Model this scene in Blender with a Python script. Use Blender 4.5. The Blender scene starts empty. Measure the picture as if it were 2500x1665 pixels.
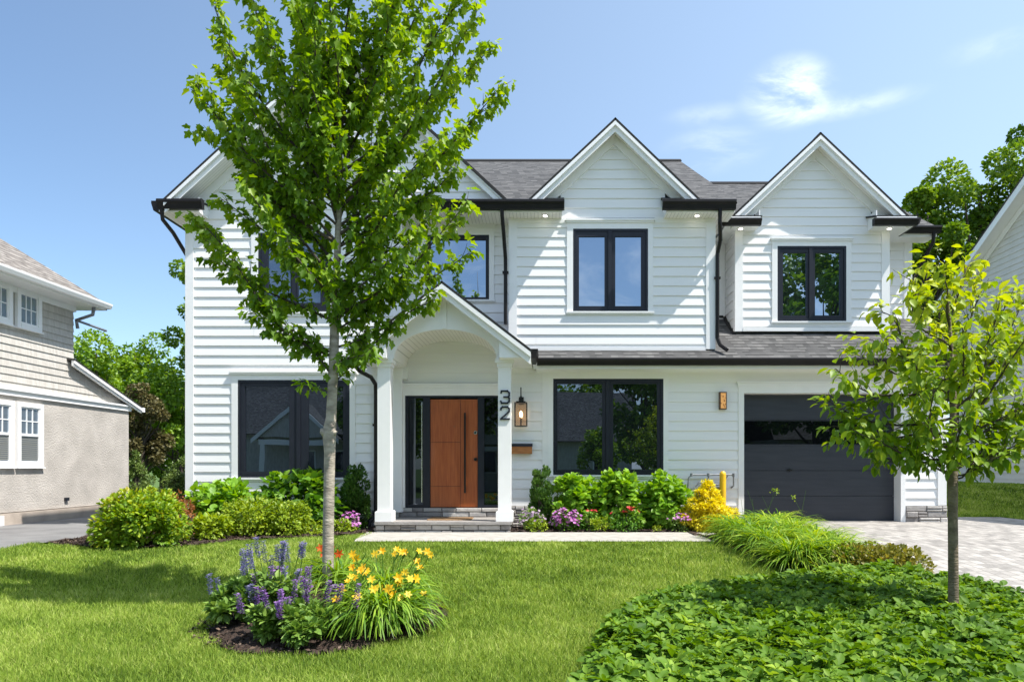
EXPO=0.55
import bpy, math, random
import numpy as np
from mathutils import Vector
random.seed(7)
rng = np.random.default_rng(11)
R = math.radians
scene = bpy.context.scene
COL = scene.collection
FPX, CX, HY, D0, CZ = 1700.0, 1340.0, 1140.0, 12.85, 1.13
def wx(sx, Y): return (sx-CX)/FPX*(Y+D0)
def wz(sy, Y): return CZ+(HY-sy)/FPX*(Y+D0)
def sstep(a, b, x):
    t = np.clip((np.asarray(x, float)-a)/(b-a), 0, 1); return t*t*(3-2*t)
def G(X, D):
    """height of the terrain, X across, D metres from the street side"""
    X = np.asarray(X, float); D = np.asarray(D, float)
    z = -0.24*sstep(10.3, 6.2, D) - 0.08*sstep(6.5, 3.5, D) - 0.15*sstep(3.5, -3, D)
    z = z + 0.10*sstep(9, 12.6, D)*sstep(2.9, 3.7, X)*(1-sstep(40, 60, D))
    z = z + 0.52*sstep(14.4, 19.0, D)*sstep(7.3, 8.5, X)
    r = np.hypot(X+1.98, (D-6.25))
    z = z + 0.23*(1-sstep(0.1, 1.08, r))
    return z
def g(X, D): return float(G(X, D))
# ---------------------------------------------------------------- tagging
def tag(o, label=None, cat=None, group=None, kind=None):
    if label: o['label'] = label
    if cat: o['category'] = cat
    if group: o['group'] = group
    if kind: o['kind'] = kind
    return o
def thing(name, loc, label, cat, group=None):
    o = bpy.data.objects.new(name, None); COL.objects.link(o)
    o.empty_display_size = 0.2; o.location = loc
    return tag(o, label, cat, group)
def link(name, me, mat, parent=None, local=False):
    o = bpy.data.objects.new(name, me); COL.objects.link(o)
    if mat is not None and len(me.materials) == 0: me.materials.append(mat)
    if parent is not None:
        o.parent = parent
        if parent.type == 'EMPTY' and not local: o.location = -parent.location
    return o
class MB:
    """collects shapes for ONE mesh object"""
    def __init__(s): s.v=[]; s.f=[]; s.t=[]; s.uv=[]; s.tint=0.5; s.m=[]
    def face(s, pts, uv=None):
        b=len(s.v); s.v += [tuple(p) for p in pts]; s.f.append(tuple(range(b,b+len(pts)))); s.t.append(s.tint)
        s.uv.append(uv)
    def poly(s, vs, fs):
        s.m.append((len(s.v),len(s.f))); b=len(s.v); s.v += [tuple(p) for p in vs]
        for f in fs: s.f.append(tuple(b+i for i in f)); s.t.append(s.tint); s.uv.append(None)
    def box(s, x0,x1,y0,y1,z0,z1):
        if x0>x1: x0,x1=x1,x0
        if y0>y1: y0,y1=y1,y0
        if z0>z1: z0,z1=z1,z0
        v=[(x0,y0,z0),(x1,y0,z0),(x1,y1,z0),(x0,y1,z0),(x0,y0,z1),(x1,y0,z1),(x1,y1,z1),(x0,y1,z1)]
        s.poly(v,[(0,3,2,1),(4,5,6,7),(0,1,5,4),(1,2,6,5),(2,3,7,6),(3,0,4,7)])
    def prism(s, poly, a0, a1, axis='y'):
        n=len(poly)
        def m(p,a):
            return (p[0],a,p[1]) if axis=='y' else ((a,p[0],p[1]) if axis=='x' else (p[0],p[1],a))
        v=[m(p,a0) for p in poly]+[m(p,a1) for p in poly]
        s.poly(v,[tuple(range(n)),tuple(range(2*n-1,n-1,-1))]+[(i,i+n,(i+1)%n+n,(i+1)%n) for i in range(n)])
    def tube(s, pts, rad, n=8, cap=True):
        pts=[Vector(p) for p in pts]
        if not hasattr(rad,'__len__'): rad=[rad]*len(pts)
        b=len(s.v); prev=None
        for i,p in enumerate(pts):
            d=(pts[min(i+1,len(pts)-1)]-pts[max(i-1,0)])
            d=d.normalized() if d.length>1e-9 else Vector((0,0,1))
            if prev is None:
                u=d.orthogonal().normalized()
            else:
                u=(prev-d*prev.dot(d))
                u=u.normalized() if u.length>1e-6 else d.orthogonal().normalized()
            prev=u; w=d.cross(u)
            for k in range(n):
                a=2*math.pi*k/n; s.v.append(tuple(p+(u*math.cos(a)+w*math.sin(a))*rad[i]))
        for i in range(len(pts)-1):
            for k in range(n):
                s.f.append((b+i*n+k,b+i*n+(k+1)%n,b+(i+1)*n+(k+1)%n,b+(i+1)*n+k)); s.t.append(s.tint); s.uv.append(None)
        if cap:
            s.f.append(tuple(b+k for k in reversed(range(n)))); s.f.append(tuple(b+(len(pts)-1)*n+k for k in range(n)))
            s.t+= [s.tint]*2; s.uv+=[None]*2
    def mesh(s, name, smooth=False):
        me=bpy.data.meshes.new(name); me.from_pydata(s.v,[],s.f)
        if any(u is not None for u in s.uv):
            l=me.uv_layers.new(name='UVMap'); i=0; arr=[]
            for f,u in zip(s.f,s.uv):
                for k in range(len(f)): arr += list(u[k]) if u is not None else [0,0]
            l.data.foreach_set('uv',arr)
        if len(set(s.t))>1:
            a=me.attributes.new('tint','FLOAT','FACE'); a.data.foreach_set('value',s.t)
        if smooth: me.polygons.foreach_set('use_smooth',[True]*len(me.polygons))
        me.update(); return me
    def pieces(s, tol=.012):
        """groups of primitives that touch each other, each as its own MB"""
        ms=s.m+[(len(s.v),len(s.f))]; bb=[]
        for (v0,f0),(v1,f1) in zip(ms[:-1],ms[1:]):
            P=s.v[v0:v1]; bb.append(([min(p[i] for p in P)-tol for i in range(3)],[max(p[i] for p in P)+tol for i in range(3)]))
        n=len(bb); par=list(range(n))
        def find(i):
            while par[i]!=i: i=par[i]
            return i
        for i in range(n):
            for j in range(i):
                if all(bb[i][0][k]<=bb[j][1][k] and bb[j][0][k]<=bb[i][1][k] for k in range(3)): par[find(i)]=find(j)
        out={}
        for i in range(n):
            o=out.setdefault(find(i),MB()); v0,f0=ms[i]; v1,f1=ms[i+1]; d=len(o.v)-v0
            o.v+=s.v[v0:v1]; o.f+=[tuple(q+d for q in f) for f in s.f[f0:f1]]; o.t+=s.t[f0:f1]; o.uv+=s.uv[f0:f1]
        return list(out.values())
    def build(s, name, mat, parent=None, smooth=False, local=False):
        return link(name, s.mesh(name, smooth), mat, parent, local)
# ---------------------------------------------------------------- materials
def newmat(name):
    m=bpy.data.materials.new(name); m.use_nodes=True; nt=m.node_tree; nt.nodes.clear()
    out=nt.nodes.new('ShaderNodeOutputMaterial'); return m,nt,out
def N(nt,t,**k):
    n=nt.nodes.new('ShaderNode'+t)
    for a,b in k.items():
        if hasattr(n,a): setattr(n,a,b)
        else: n.inputs[a.replace('_',' ')].default_value=b
    return n
def ramp(nt, stops, fac):
    r=nt.nodes.new('ShaderNodeValToRGB'); e=r.color_ramp.elements
    while len(e)<len(stops): e.new(0.5)
    for i,(p,c) in enumerate(stops): e[i].position=p; e[i].color=(*c,1)
    nt.links.new(fac, r.inputs[0]); return r.outputs[0]
def pbr(name, c1, c2=None, rough=0.6, scale=8, bump=0.0, bscale=60, metal=0, spec=0.5, coat=0, stretch=(1,1,1), detail=6, bdist=0.02):
    m,nt,out=newmat(name); L=nt.links
    p=N(nt,'BsdfPrincipled'); p.inputs['Roughness'].default_value=rough; p.inputs['Metallic'].default_value=metal
    p.inputs['Specular IOR Level'].default_value=spec; p.inputs['Coat Weight'].default_value=coat
    tc=N(nt,'TexCoord'); mp=N(nt,'Mapping'); mp.inputs['Scale'].default_value=stretch
    L.new(tc.outputs['Object'],mp.inputs['Vector'])
    if c2 is not None:
        n=N(nt,'TexNoise'); n.inputs['Scale'].default_value=scale; n.inputs['Detail'].default_value=detail
        L.new(mp.outputs[0],n.inputs['Vector'])
        L.new(ramp(nt,[(0.3,c1),(0.7,c2)],n.outputs[0]),p.inputs['Base Color'])
    else: p.inputs['Base Color'].default_value=(*c1,1)
    if bump>0:
        b=N(nt,'Bump'); b.inputs['Strength'].default_value=bump; b.inputs['Distance'].default_value=bdist
        n2=N(nt,'TexNoise'); n2.inputs['Scale'].default_value=bscale; n2.inputs['Detail'].default_value=5
        L.new(mp.outputs[0],n2.inputs['Vector']); L.new(n2.outputs[0],b.inputs['Height']); L.new(b.outputs[0],p.inputs['Normal'])
    L.new(p.outputs[0],out.inputs[0]); return m
def leafmat(name, cols, trans=0.35, rough=0.45, spec=0.35, tcol=None):
    """leaf surface: colour by the leaf's own tint, light passes through"""
    m,nt,out=newmat(name); L=nt.links
    a=N(nt,'Attribute'); a.attribute_name='tint'
    k=len(cols); c=ramp(nt,[(i/(k-1) if k>1 else 0,cc) for i,cc in enumerate(cols)],a.outputs['Fac'])
    p=N(nt,'BsdfPrincipled'); p.inputs['Roughness'].default_value=rough; p.inputs['Specular IOR Level'].default_value=spec
    L.new(c,p.inputs['Base Color'])
    t=N(nt,'BsdfTranslucent'); hs=N(nt,'HueSaturation'); hs.inputs['Hue'].default_value=0.485
    hs.inputs['Saturation'].default_value=1.1; hs.inputs['Value'].default_value=1.7
    L.new(c,hs.inputs['Color']); L.new(hs.outputs[0],t.inputs[0])
    mx=N(nt,'MixShader'); mx.inputs[0].default_value=trans
    L.new(p.outputs[0],mx.inputs[1]); L.new(t.outputs[0],mx.inputs[2]); L.new(mx.outputs[0],out.inputs[0]); return m
def emit(name,c,s):
    m,nt,out=newmat(name); e=N(nt,'Emission'); e.inputs[0].default_value=(*c,1); e.inputs[1].default_value=s
    nt.links.new(e.outputs[0],out.inputs[0]); return m
def shinglemat(name, cols, row=0.135):
    """laminated shingles: courses with ragged tabs of differing grey, a butt shadow line only under the raised tabs"""
    m,nt,out=newmat(name); L=nt.links
    def mth(op,a,b=None,clamp=False):
        n=nt.nodes.new('ShaderNodeMath'); n.operation=op; n.use_clamp=clamp
        for i,x in enumerate((a,b)):
            if x is None: continue
            if isinstance(x,(int,float)): n.inputs[i].default_value=x
            else: L.new(x,n.inputs[i])
        return n.outputs[0]
    uv=N(nt,'UVMap'); sp=N(nt,'SeparateXYZ'); L.new(uv.outputs[0],sp.inputs[0])
    r=mth('DIVIDE',sp.outputs[1],row); ri=mth('FLOOR',r); rf=mth('FRACT',r)
    off=mth('MULTIPLY',ri,0.377); u=mth('ADD',mth('DIVIDE',sp.outputs[0],0.13),mth('MULTIPLY',off,3.1)); ui=mth('FLOOR',u)
    cb=N(nt,'CombineXYZ'); L.new(ui,cb.inputs[0]); L.new(ri,cb.inputs[1]); wn=N(nt,'TexWhiteNoise'); wn.noise_dimensions='2D'; L.new(cb.outputs[0],wn.inputs['Vector'])
    cb2=N(nt,'CombineXYZ'); L.new(mth('MULTIPLY',u,.55),cb2.inputs[0]); L.new(mth('MULTIPLY',ri,7.3),cb2.inputs[1]); n1=N(nt,'TexNoise'); n1.inputs['Scale'].default_value=1; n1.inputs['Detail'].default_value=3; L.new(cb2.outputs[0],n1.inputs['Vector'])
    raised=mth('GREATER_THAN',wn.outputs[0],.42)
    n2=N(nt,'TexNoise'); n2.inputs['Scale'].default_value=140; n2.inputs['Detail'].default_value=3; L.new(uv.outputs[0],n2.inputs['Vector'])
    n3=N(nt,'TexNoise'); n3.inputs['Scale'].default_value=.8; n3.inputs['Detail'].default_value=4; L.new(uv.outputs[0],n3.inputs['Vector'])
    t=mth('ADD',mth('MULTIPLY',wn.outputs[0],.35),mth('ADD',mth('MULTIPLY',n1.outputs[0],.3),mth('ADD',mth('MULTIPLY',n2.outputs[0],.25),mth('MULTIPLY',n3.outputs[0],.2))))
    c=ramp(nt,[(0.3,cols[0]),(0.52,cols[1]),(0.78,cols[2])],t)
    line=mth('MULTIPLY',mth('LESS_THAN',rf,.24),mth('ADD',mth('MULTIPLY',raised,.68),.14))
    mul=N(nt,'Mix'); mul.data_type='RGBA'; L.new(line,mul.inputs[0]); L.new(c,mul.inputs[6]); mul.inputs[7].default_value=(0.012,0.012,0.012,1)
    p=N(nt,'BsdfPrincipled'); p.inputs['Roughness'].default_value=0.92; p.inputs['Specular IOR Level'].default_value=.25; L.new(mul.outputs[2],p.inputs['Base Color'])
    h=mth('ADD',mth('SUBTRACT',1,rf),mth('ADD',mth('MULTIPLY',raised,.5),mth('MULTIPLY',n2.outputs[0],.25)))
    bp=N(nt,'Bump'); bp.inputs['Strength'].default_value=0.7; bp.inputs['Distance'].default_value=0.008; L.new(h,bp.inputs['Height']); L.new(bp.outputs[0],p.inputs['Normal'])
    L.new(p.outputs[0],out.inputs[0]); return m
def glassmat(name, tintc=(0.012,0.016,0.02), refl=0.42, rough=0.004):
    """window glass over a dark room: a coated pane that mirrors the street"""
    m,nt,out=newmat(name); L=nt.links
    d=N(nt,'BsdfDiffuse'); d.inputs[0].default_value=(*tintc,1)
    gl=N(nt,'BsdfGlossy'); gl.inputs['Roughness'].default_value=rough; gl.inputs['Color'].default_value=(0.66,0.80,0.97,1)
    lw=N(nt,'LayerWeight'); lw.inputs['Blend'].default_value=0.35
    ad=N(nt,'Math'); ad.operation='MULTIPLY_ADD'; ad.inputs[1].default_value=0.5; ad.inputs[2].default_value=refl; L.new(lw.outputs['Fresnel'],ad.inputs[0]); ad.use_clamp=True
    tc=N(nt,'TexCoord'); n=N(nt,'TexNoise'); n.inputs['Scale'].default_value=1.3; n.inputs['Detail'].default_value=1; L.new(tc.outputs['Object'],n.inputs['Vector'])
    b=N(nt,'Bump'); b.inputs['Strength'].default_value=0.25; b.inputs['Distance'].default_value=0.004; L.new(n.outputs[0],b.inputs['Height']); L.new(b.outputs[0],gl.inputs['Normal'])
    mx=N(nt,'MixShader'); L.new(ad.outputs[0],mx.inputs[0]); L.new(d.outputs[0],mx.inputs[1]); L.new(gl.outputs[0],mx.inputs[2]); L.new(mx.outputs[0],out.inputs[0]); return m
def tintmat(name, cols, rough=0.85, bump=0.5, bscale=25, nscale=14, bdist=0.01):
    m,nt,out=newmat(name); L=nt.links
    a=N(nt,'Attribute'); a.attribute_name='tint'; tc=N(nt,'TexCoord'); n=N(nt,'TexNoise'); n.inputs['Scale'].default_value=nscale; n.inputs['Detail'].default_value=7
    L.new(tc.outputs['Object'],n.inputs['Vector']); mx=N(nt,'Mix'); mx.inputs[0].default_value=0.45; L.new(a.outputs['Fac'],mx.inputs[2]); L.new(n.outputs[0],mx.inputs[3])
    k=len(cols); c=ramp(nt,[(0.1+0.8*i/(k-1),cc) for i,cc in enumerate(cols)],mx.outputs[0])
    p=N(nt,'BsdfPrincipled'); p.inputs['Roughness'].default_value=rough; L.new(c,p.inputs['Base Color'])
    n2=N(nt,'TexNoise'); n2.inputs['Scale'].default_value=bscale; n2.inputs['Detail'].default_value=6; L.new(tc.outputs['Object'],n2.inputs['Vector'])
    b=N(nt,'Bump'); b.inputs['Strength'].default_value=bump; b.inputs['Distance'].default_value=bdist; L.new(n2.outputs[0],b.inputs['Height']); L.new(b.outputs[0],p.inputs['Normal'])
    L.new(p.outputs[0],out.inputs[0]); return m
def pavermat(name):
    m,nt,out=newmat(name); L=nt.links
    tc=N(nt,'TexCoord'); mp=N(nt,'Mapping'); mp.inputs['Rotation'].default_value=(0,0,R(90)); L.new(tc.outputs['Object'],mp.inputs[0])
    nz=N(nt,'TexNoise'); nz.inputs['Scale'].default_value=6; L.new(mp.outputs[0],nz.inputs['Vector'])
    va=N(nt,'VectorMath'); va.operation='SCALE'; va.inputs['Scale'].default_value=0.02; L.new(nz.outputs['Color'],va.inputs[0])
    vs=N(nt,'VectorMath'); vs.operation='ADD'; L.new(mp.outputs[0],vs.inputs[0]); L.new(va.outputs[0],vs.inputs[1])
    b=N(nt,'TexBrick'); b.inputs['Scale'].default_value=1; b.inputs['Brick Width'].default_value=0.20; b.inputs['Row Height'].default_value=0.13
    b.inputs['Mortar Size'].default_value=0.007; b.inputs['Mortar Smooth'].default_value=0.4; b.inputs['Color1'].default_value=(0,0,0,1); b.inputs['Color2'].default_value=(1,1,1,1); b.inputs['Mortar'].default_value=(.5,.5,.5,1)
    b.offset=0.5; b.squash=0.75; b.squash_frequency=2
    L.new(vs.outputs[0],b.inputs['Vector'])
    n=N(nt,'TexNoise'); n.inputs['Scale'].default_value=9; n.inputs['Detail'].default_value=9; L.new(mp.outputs[0],n.inputs['Vector'])
    mx=N(nt,'Mix'); mx.data_type='RGBA'; mx.inputs[0].default_value=0.5; L.new(b.outputs['Color'],mx.inputs[6]); L.new(n.outputs[0],mx.inputs[7])
    c=ramp(nt,[(0.2,(0.23,0.215,0.20)),(0.5,(0.36,0.335,0.31)),(0.8,(0.48,0.45,0.415))],mx.outputs[2])
    mul=N(nt,'Mix'); mul.data_type='RGBA'; L.new(b.outputs['Fac'],mul.inputs[0]); L.new(c,mul.inputs[6]); mul.inputs[7].default_value=(0.30,0.28,0.25,1)
    p=N(nt,'BsdfPrincipled'); p.inputs['Roughness'].default_value=0.85; L.new(mul.outputs[2],p.inputs['Base Color'])
    inv=N(nt,'Math'); inv.operation='SUBTRACT'; inv.inputs[0].default_value=1; L.new(b.outputs['Fac'],inv.inputs[1])
    ad=N(nt,'Math'); ad.operation='ADD'; L.new(inv.outputs[0],ad.inputs[0]); L.new(n.outputs[0],ad.inputs[1])
    bp=N(nt,'Bump'); bp.inputs['Strength'].default_value=0.8; bp.inputs['Distance'].default_value=0.012; L.new(ad.outputs[0],bp.inputs['Height']); L.new(bp.outputs[0],p.inputs['Normal'])
    L.new(p.outputs[0],out.inputs[0]); return m
def beadmat(name, col, axis=0, pitch=0.1):
    """boards with fine grooves"""
    m,nt,out=newmat(name); L=nt.links
    tc=N(nt,'TexCoord'); sp=N(nt,'SeparateXYZ'); L.new(tc.outputs['Object'],sp.inputs[0])
    d=N(nt,'Math'); d.operation='DIVIDE'; d.inputs[1].default_value=pitch; L.new(sp.outputs[axis],d.inputs[0])
    fr=N(nt,'Math'); fr.operation='FRACT'; L.new(d.outputs[0],fr.inputs[0])
    pp=N(nt,'Math'); pp.operation='PINGPONG'; pp.inputs[1].default_value=0.5; L.new(fr.outputs[0],pp.inputs[0])
    c=ramp(nt,[(0.0,tuple(x*0.5 for x in col)),(0.09,col)],pp.outputs[0])
    p=N(nt,'BsdfPrincipled'); p.inputs['Roughness'].default_value=0.5; L.new(c,p.inputs['Base Color'])
    L.new(p.outputs[0],out.inputs[0]); return m

W=(0.80,0.81,0.82)
M={}
M['siding']=pbr('white_siding_paint',(0.835,0.83,0.825),(0.87,0.865,0.86),rough=0.45,scale=3,bump=0.12,bscale=30,stretch=(0.4,1,6),bdist=0.004)
M['trim']=pbr('white_trim_paint',(0.86,0.855,0.85),(0.89,0.885,0.88),rough=0.4,scale=5,bump=0.05,bscale=20,bdist=0.003)
M['soffit']=beadmat('soffit_boards',(0.86,0.84,0.80),0,0.065)
M['soffit_y']=beadmat('soffit_boards_across',(0.86,0.84,0.80),1,0.065)
M['black']=pbr('black_frame_paint',(0.014,0.017,0.026),(0.019,0.022,0.033),rough=0.4,scale=4,spec=0.3)
M['gutter']=pbr('dark_gutter_metal',(0.010,0.009,0.010),(0.016,0.014,0.014),rough=0.45,scale=6,spec=0.25)
M['glass']=glassmat('window_glass',refl=.42)
M['glass_low']=glassmat('ground_floor_glass',(0.008,0.010,0.013),.19)
M['glass_dark']=glassmat('sidelight_glass',(0.004,0.005,0.006),0.05)
M['glass_blind']=glassmat('glass_before_blind',(0.03,0.045,0.075),0.16)
M['shingle']=shinglemat('grey_shingles',[(0.052,0.052,0.053),(0.10,0.099,0.099),(0.165,0.162,0.16)])
M['shingle_tan']=shinglemat('tan_shingles',[(0.13,0.115,0.10),(0.23,0.205,0.185),(0.34,0.31,0.28)])
M['door']=pbr('stained_door_wood',(0.30,0.068,0.018),(0.43,0.115,0.030),rough=0.38,scale=5,bump=0.15,bscale=30,stretch=(9,1,0.6),coat=0.2,bdist=0.003)
M['groove']=pbr('door_groove',(0.06,0.02,0.01),rough=0.7)
M['garage']=pbr('charcoal_garage_paint',(0.026,0.030,0.042),(0.038,0.043,0.056),rough=0.36,scale=3,bump=0.35,bscale=18,stretch=(0.6,1,5),bdist=0.004)
M['steel']=pbr('dark_handle_metal',(0.03,0.03,0.03),rough=0.35,metal=0.7)
M['chrome']=pbr('bright_lock_metal',(0.6,0.6,0.6),rough=0.25,metal=1)
M['stone']=tintmat('ledge_stone',[(0.14,0.125,0.12),(0.30,0.28,0.27),(0.44,0.42,0.40),(0.56,0.53,0.50)],bump=0.9,bscale=22,nscale=9)
M['mortar']=pbr('dark_mortar',(0.08,0.075,0.07),(0.13,0.12,0.11),rough=0.95,scale=20)
M['slab']=pbr('bluestone_slab',(0.27,0.25,0.235),(0.38,0.355,0.33),rough=0.7,scale=5,bump=0.3,bscale=40)
M['walk']=pbr('pale_walk_concrete',(0.36,0.34,0.30),(0.50,0.47,0.425),rough=0.85,scale=7,bump=0.5,bscale=70,detail=9)
M['paver']=pavermat('driveway_pavers')
M['asphalt']=pbr('worn_asphalt',(0.16,0.155,0.155),(0.25,0.245,0.24),rough=0.95,scale=1.6,bump=0.5,bscale=200,detail=10)
M['mulch']=pbr('dark_bark_mulch',(0.022,0.014,0.010),(0.075,0.048,0.036),rough=0.95,scale=40,bump=1.0,bscale=45,bdist=0.03)
M['soil_grass']=pbr('turf_underlayer',(0.03,0.05,0.01),(0.06,0.095,0.018),rough=0.95,scale=3,bump=0.5,bscale=60)
M['far_grass']=pbr('far_turf',(0.055,0.105,0.015),(0.10,0.17,0.022),rough=0.95,scale=1.5,bump=0.6,bscale=50)
M['bark']=pbr('smooth_pale_bark',(0.22,0.185,0.15),(0.52,0.455,0.375),rough=0.85,scale=7,bump=0.9,bscale=22,stretch=(1,1,2.6),bdist=0.012)
M['bark_dark']=pbr('dark_bark',(0.045,0.035,0.028),(0.10,0.08,0.062),rough=0.9,scale=12,bump=0.8,bscale=30,stretch=(1,1,.4))
M['bark_brown']=pbr('olive_brown_bark',(0.11,0.085,0.055),(0.24,0.195,0.13),rough=0.85,scale=9,bump=0.8,bscale=26,stretch=(1,1,2.2))
M['stucco']=pbr('pebbledash_stucco',(0.42,0.385,0.35),(0.56,0.515,0.47),rough=0.95,scale=2.2,bump=.6,bscale=30,detail=14,bdist=0.03)
M['concrete']=pbr('old_foundation',(0.36,0.30,0.25),(0.54,0.46,0.39),rough=0.95,scale=2.5,bump=0.4,bscale=50)
M['shake']=pbr('cream_shakes',(0.46,0.43,0.39),(0.60,0.57,0.53),rough=0.85,scale=10,bump=0.5,bscale=30,stretch=(1,2,.3))
M['siding_r']=pbr('cream_siding_paint',(0.60,0.575,0.535),(0.66,0.635,0.595),rough=0.55,scale=3)
M['yellow']=pbr('yellow_post_paint',(0.80,0.46,0.01),(0.86,0.52,0.015),rough=0.4,scale=6)
M['pipe']=pbr('grey_meter_metal',(0.16,0.17,0.19),(0.26,0.27,0.29),rough=0.5,scale=12,metal=0.3)
M['copper']=pbr('bronze_metal',(0.11,0.055,0.035),(0.16,0.08,0.05),rough=0.4,metal=0.8)
M['amber']=emit('lit_seeded_glass',(1.0,0.55,0.2),0.45)
M['bulb']=emit('lit_bulb',(1.0,0.78,0.5),9)
M['down']=emit('lit_downlight',(1.0,0.93,0.8),6)
M['mailwood']=pbr('orange_oak',(0.30,0.10,0.025),(0.52,0.21,0.06),rough=0.5,scale=8,stretch=(1,1,7),bump=.3,bscale=20)
M['mat']=pbr('coir_mat',(0.30,0.17,0.08),(0.45,0.27,0.13),rough=1,scale=40,bump=0.8,bscale=90)
M['blind']=pbr('white_blind',(0.20,0.20,0.18),rough=0.6)
M['clearlamp']=None
def lampglass():
    m,nt,out=newmat('lantern_glass'); L=nt.links
    a=N(nt,'BsdfTransparent'); a.inputs[0].default_value=(1,0.93,0.85,1); b=N(nt,'BsdfGlossy'); b.inputs['Roughness'].default_value=0.02
    mx=N(nt,'MixShader'); mx.inputs[0].default_value=0.12; L.new(a.outputs[0],mx.inputs[1]); L.new(b.outputs[0],mx.inputs[2]); L.new(mx.outputs[0],out.inputs[0]); return m
M['clearlamp']=lampglass()
# ---------------------------------------------------------------- building helpers
def siding(mb, poly_iv, z0, z1, phase, exp=0.179, openings=(), mapf=None, lap=0.020):
    """lap boards. poly_iv(z)->(u0,u1) or None; openings (u0,u1,za,zb); mapf(u,off,z)->xyz, off = distance out of the wall"""
    k0=math.floor((z0-phase)/exp)
    zb=phase+k0*exp
    while zb<z1-1e-6:
        zt=zb+exp; cuts={max(zb,z0),min(zt,z1)}
        for o in openings:
            for q in (o[2],o[3]):
                if max(zb,z0)+1e-5<q<min(zt,z1)-1e-5: cuts.add(q)
        cuts=sorted(cuts)
        for a,b in zip(cuts[:-1],cuts[1:]):
            if b-a<1e-5: continue
            ia=poly_iv(a+1e-4); ib=poly_iv(b-1e-4)
            if ia is None and ib is None: continue
            if ia is None: ia=((ib[0]+ib[1])/2,)*2
            if ib is None: ib=((ia[0]+ia[1])/2,)*2
            mid=(a+b)/2; segs=[(0.0,1.0,None,None)]
            ops=sorted([o for o in openings if o[2]<mid<o[3]])
            spans=[]; cur=None
            xs=[]; lo=(ia[0],ib[0]); hi=(ia[1],ib[1])
            left=lo
            for o in ops:
                r=(min(o[0],hi[0]),min(o[0],hi[1]))
                if r[0]>left[0]+1e-4 or r[1]>left[1]+1e-4: spans.append((left,(max(r[0],left[0]),max(r[1],left[1]))))
                left=(max(o[1],left[0]),max(o[1],left[1]))
            if hi[0]>left[0]+1e-4 or hi[1]>left[1]+1e-4: spans.append((left,(max(hi[0],left[0]),max(hi[1],left[1]))))
            oa=lap*(1-(a-zb)/exp)+0.002; ob=lap*(1-(b-zb)/exp)+0.002
            jr=random.Random(int(a*1000)); sp2=[]
            for l,r in spans:
                if r[0]-l[0]>2.6 and a<5.2 and abs(a-zb)<1e-4 and abs(b-zb-exp)<1e-4 and jr.random()<.45:
                    q=jr.uniform(max(l)+.35,min(r)-.35); sp2+=[(l,(q-.0016,q-.0016)),((q+.0016,q+.0016),r)]
                else: sp2.append((l,r))
            for l,r in sp2:
                mb.face([mapf(l[0],oa,a),mapf(r[0],oa,a),mapf(r[1],ob,b),mapf(l[1],ob,b)])
                if abs(a-zb)<1e-4:
                    mb.face([mapf(l[0],0,a),mapf(r[0],0,a),mapf(r[0],oa,a),mapf(l[0],oa,a)])
        zb=zt
def front(Y): return lambda u,off,z:(u,Y-off,z)
def side_l(X): return lambda u,off,z:(X-off,u,z)
def slab(mb, a,b,c,d, t=0.05):
    """roof slab: a,b along the eave, c,d along the ridge (a-d and b-c run up the slope)"""
    a,b,c,d=map(Vector,(a,b,c,d)); U=(b-a).length; V=(d-a).length
    n=(b-a).cross(d-a).normalized()
    if n.z<0: n=-n
    dn=-n*t; e=(b-a).normalized()
    def uv(p): q=p-a; u=q.dot(e); return (u+a.x*0.37, (q-e*u).length+a.y*0.13)
    mb.face([a,b,c,d],[uv(a),uv(b),uv(c),uv(d)])
    A,B,C,Dd=a+dn,b+dn,c+dn,d+dn
    for q in ([A,Dd,C,B],[a,A,B,b],[b,B,C,c],[c,C,Dd,d],[d,Dd,A,a]): mb.face(q,[(0,0)]*4)
def gable_roof(mb, xl,xa,xr, ze,za, y0,y1, left=True,right=True, xl2=None,zer=None):
    zer=ze if zer is None else zer
    if left: slab(mb,(xl,y0,ze),(xl,y1,ze),(xa,y1,za),(xa,y0,za),.03)
    if right: slab(mb,(xr,y1,zer),(xr,y0,zer),(xa,y0,za),(xa,y1,za),.03)
def rake(mb, x0,z0,x1,z1, drop, y0,y1):
    """board under a sloping roof edge, vertical depth = drop"""
    mb.prism([(x0,z0-drop),(x1,z1-drop),(x1,z1),(x0,z0)],y0,y1)
def gutter_x(mb, x0,x1,Y,z, h=0.125, d=0.125):
    mb.prism([(Y,z),(Y,z-h),(Y-d*0.62,z-h),(Y-d*0.8,z-h*0.55),(Y-d,z-h*0.3),(Y-d,z-0.012),(Y-d+.02,z)],x0,x1,'x')
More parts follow.
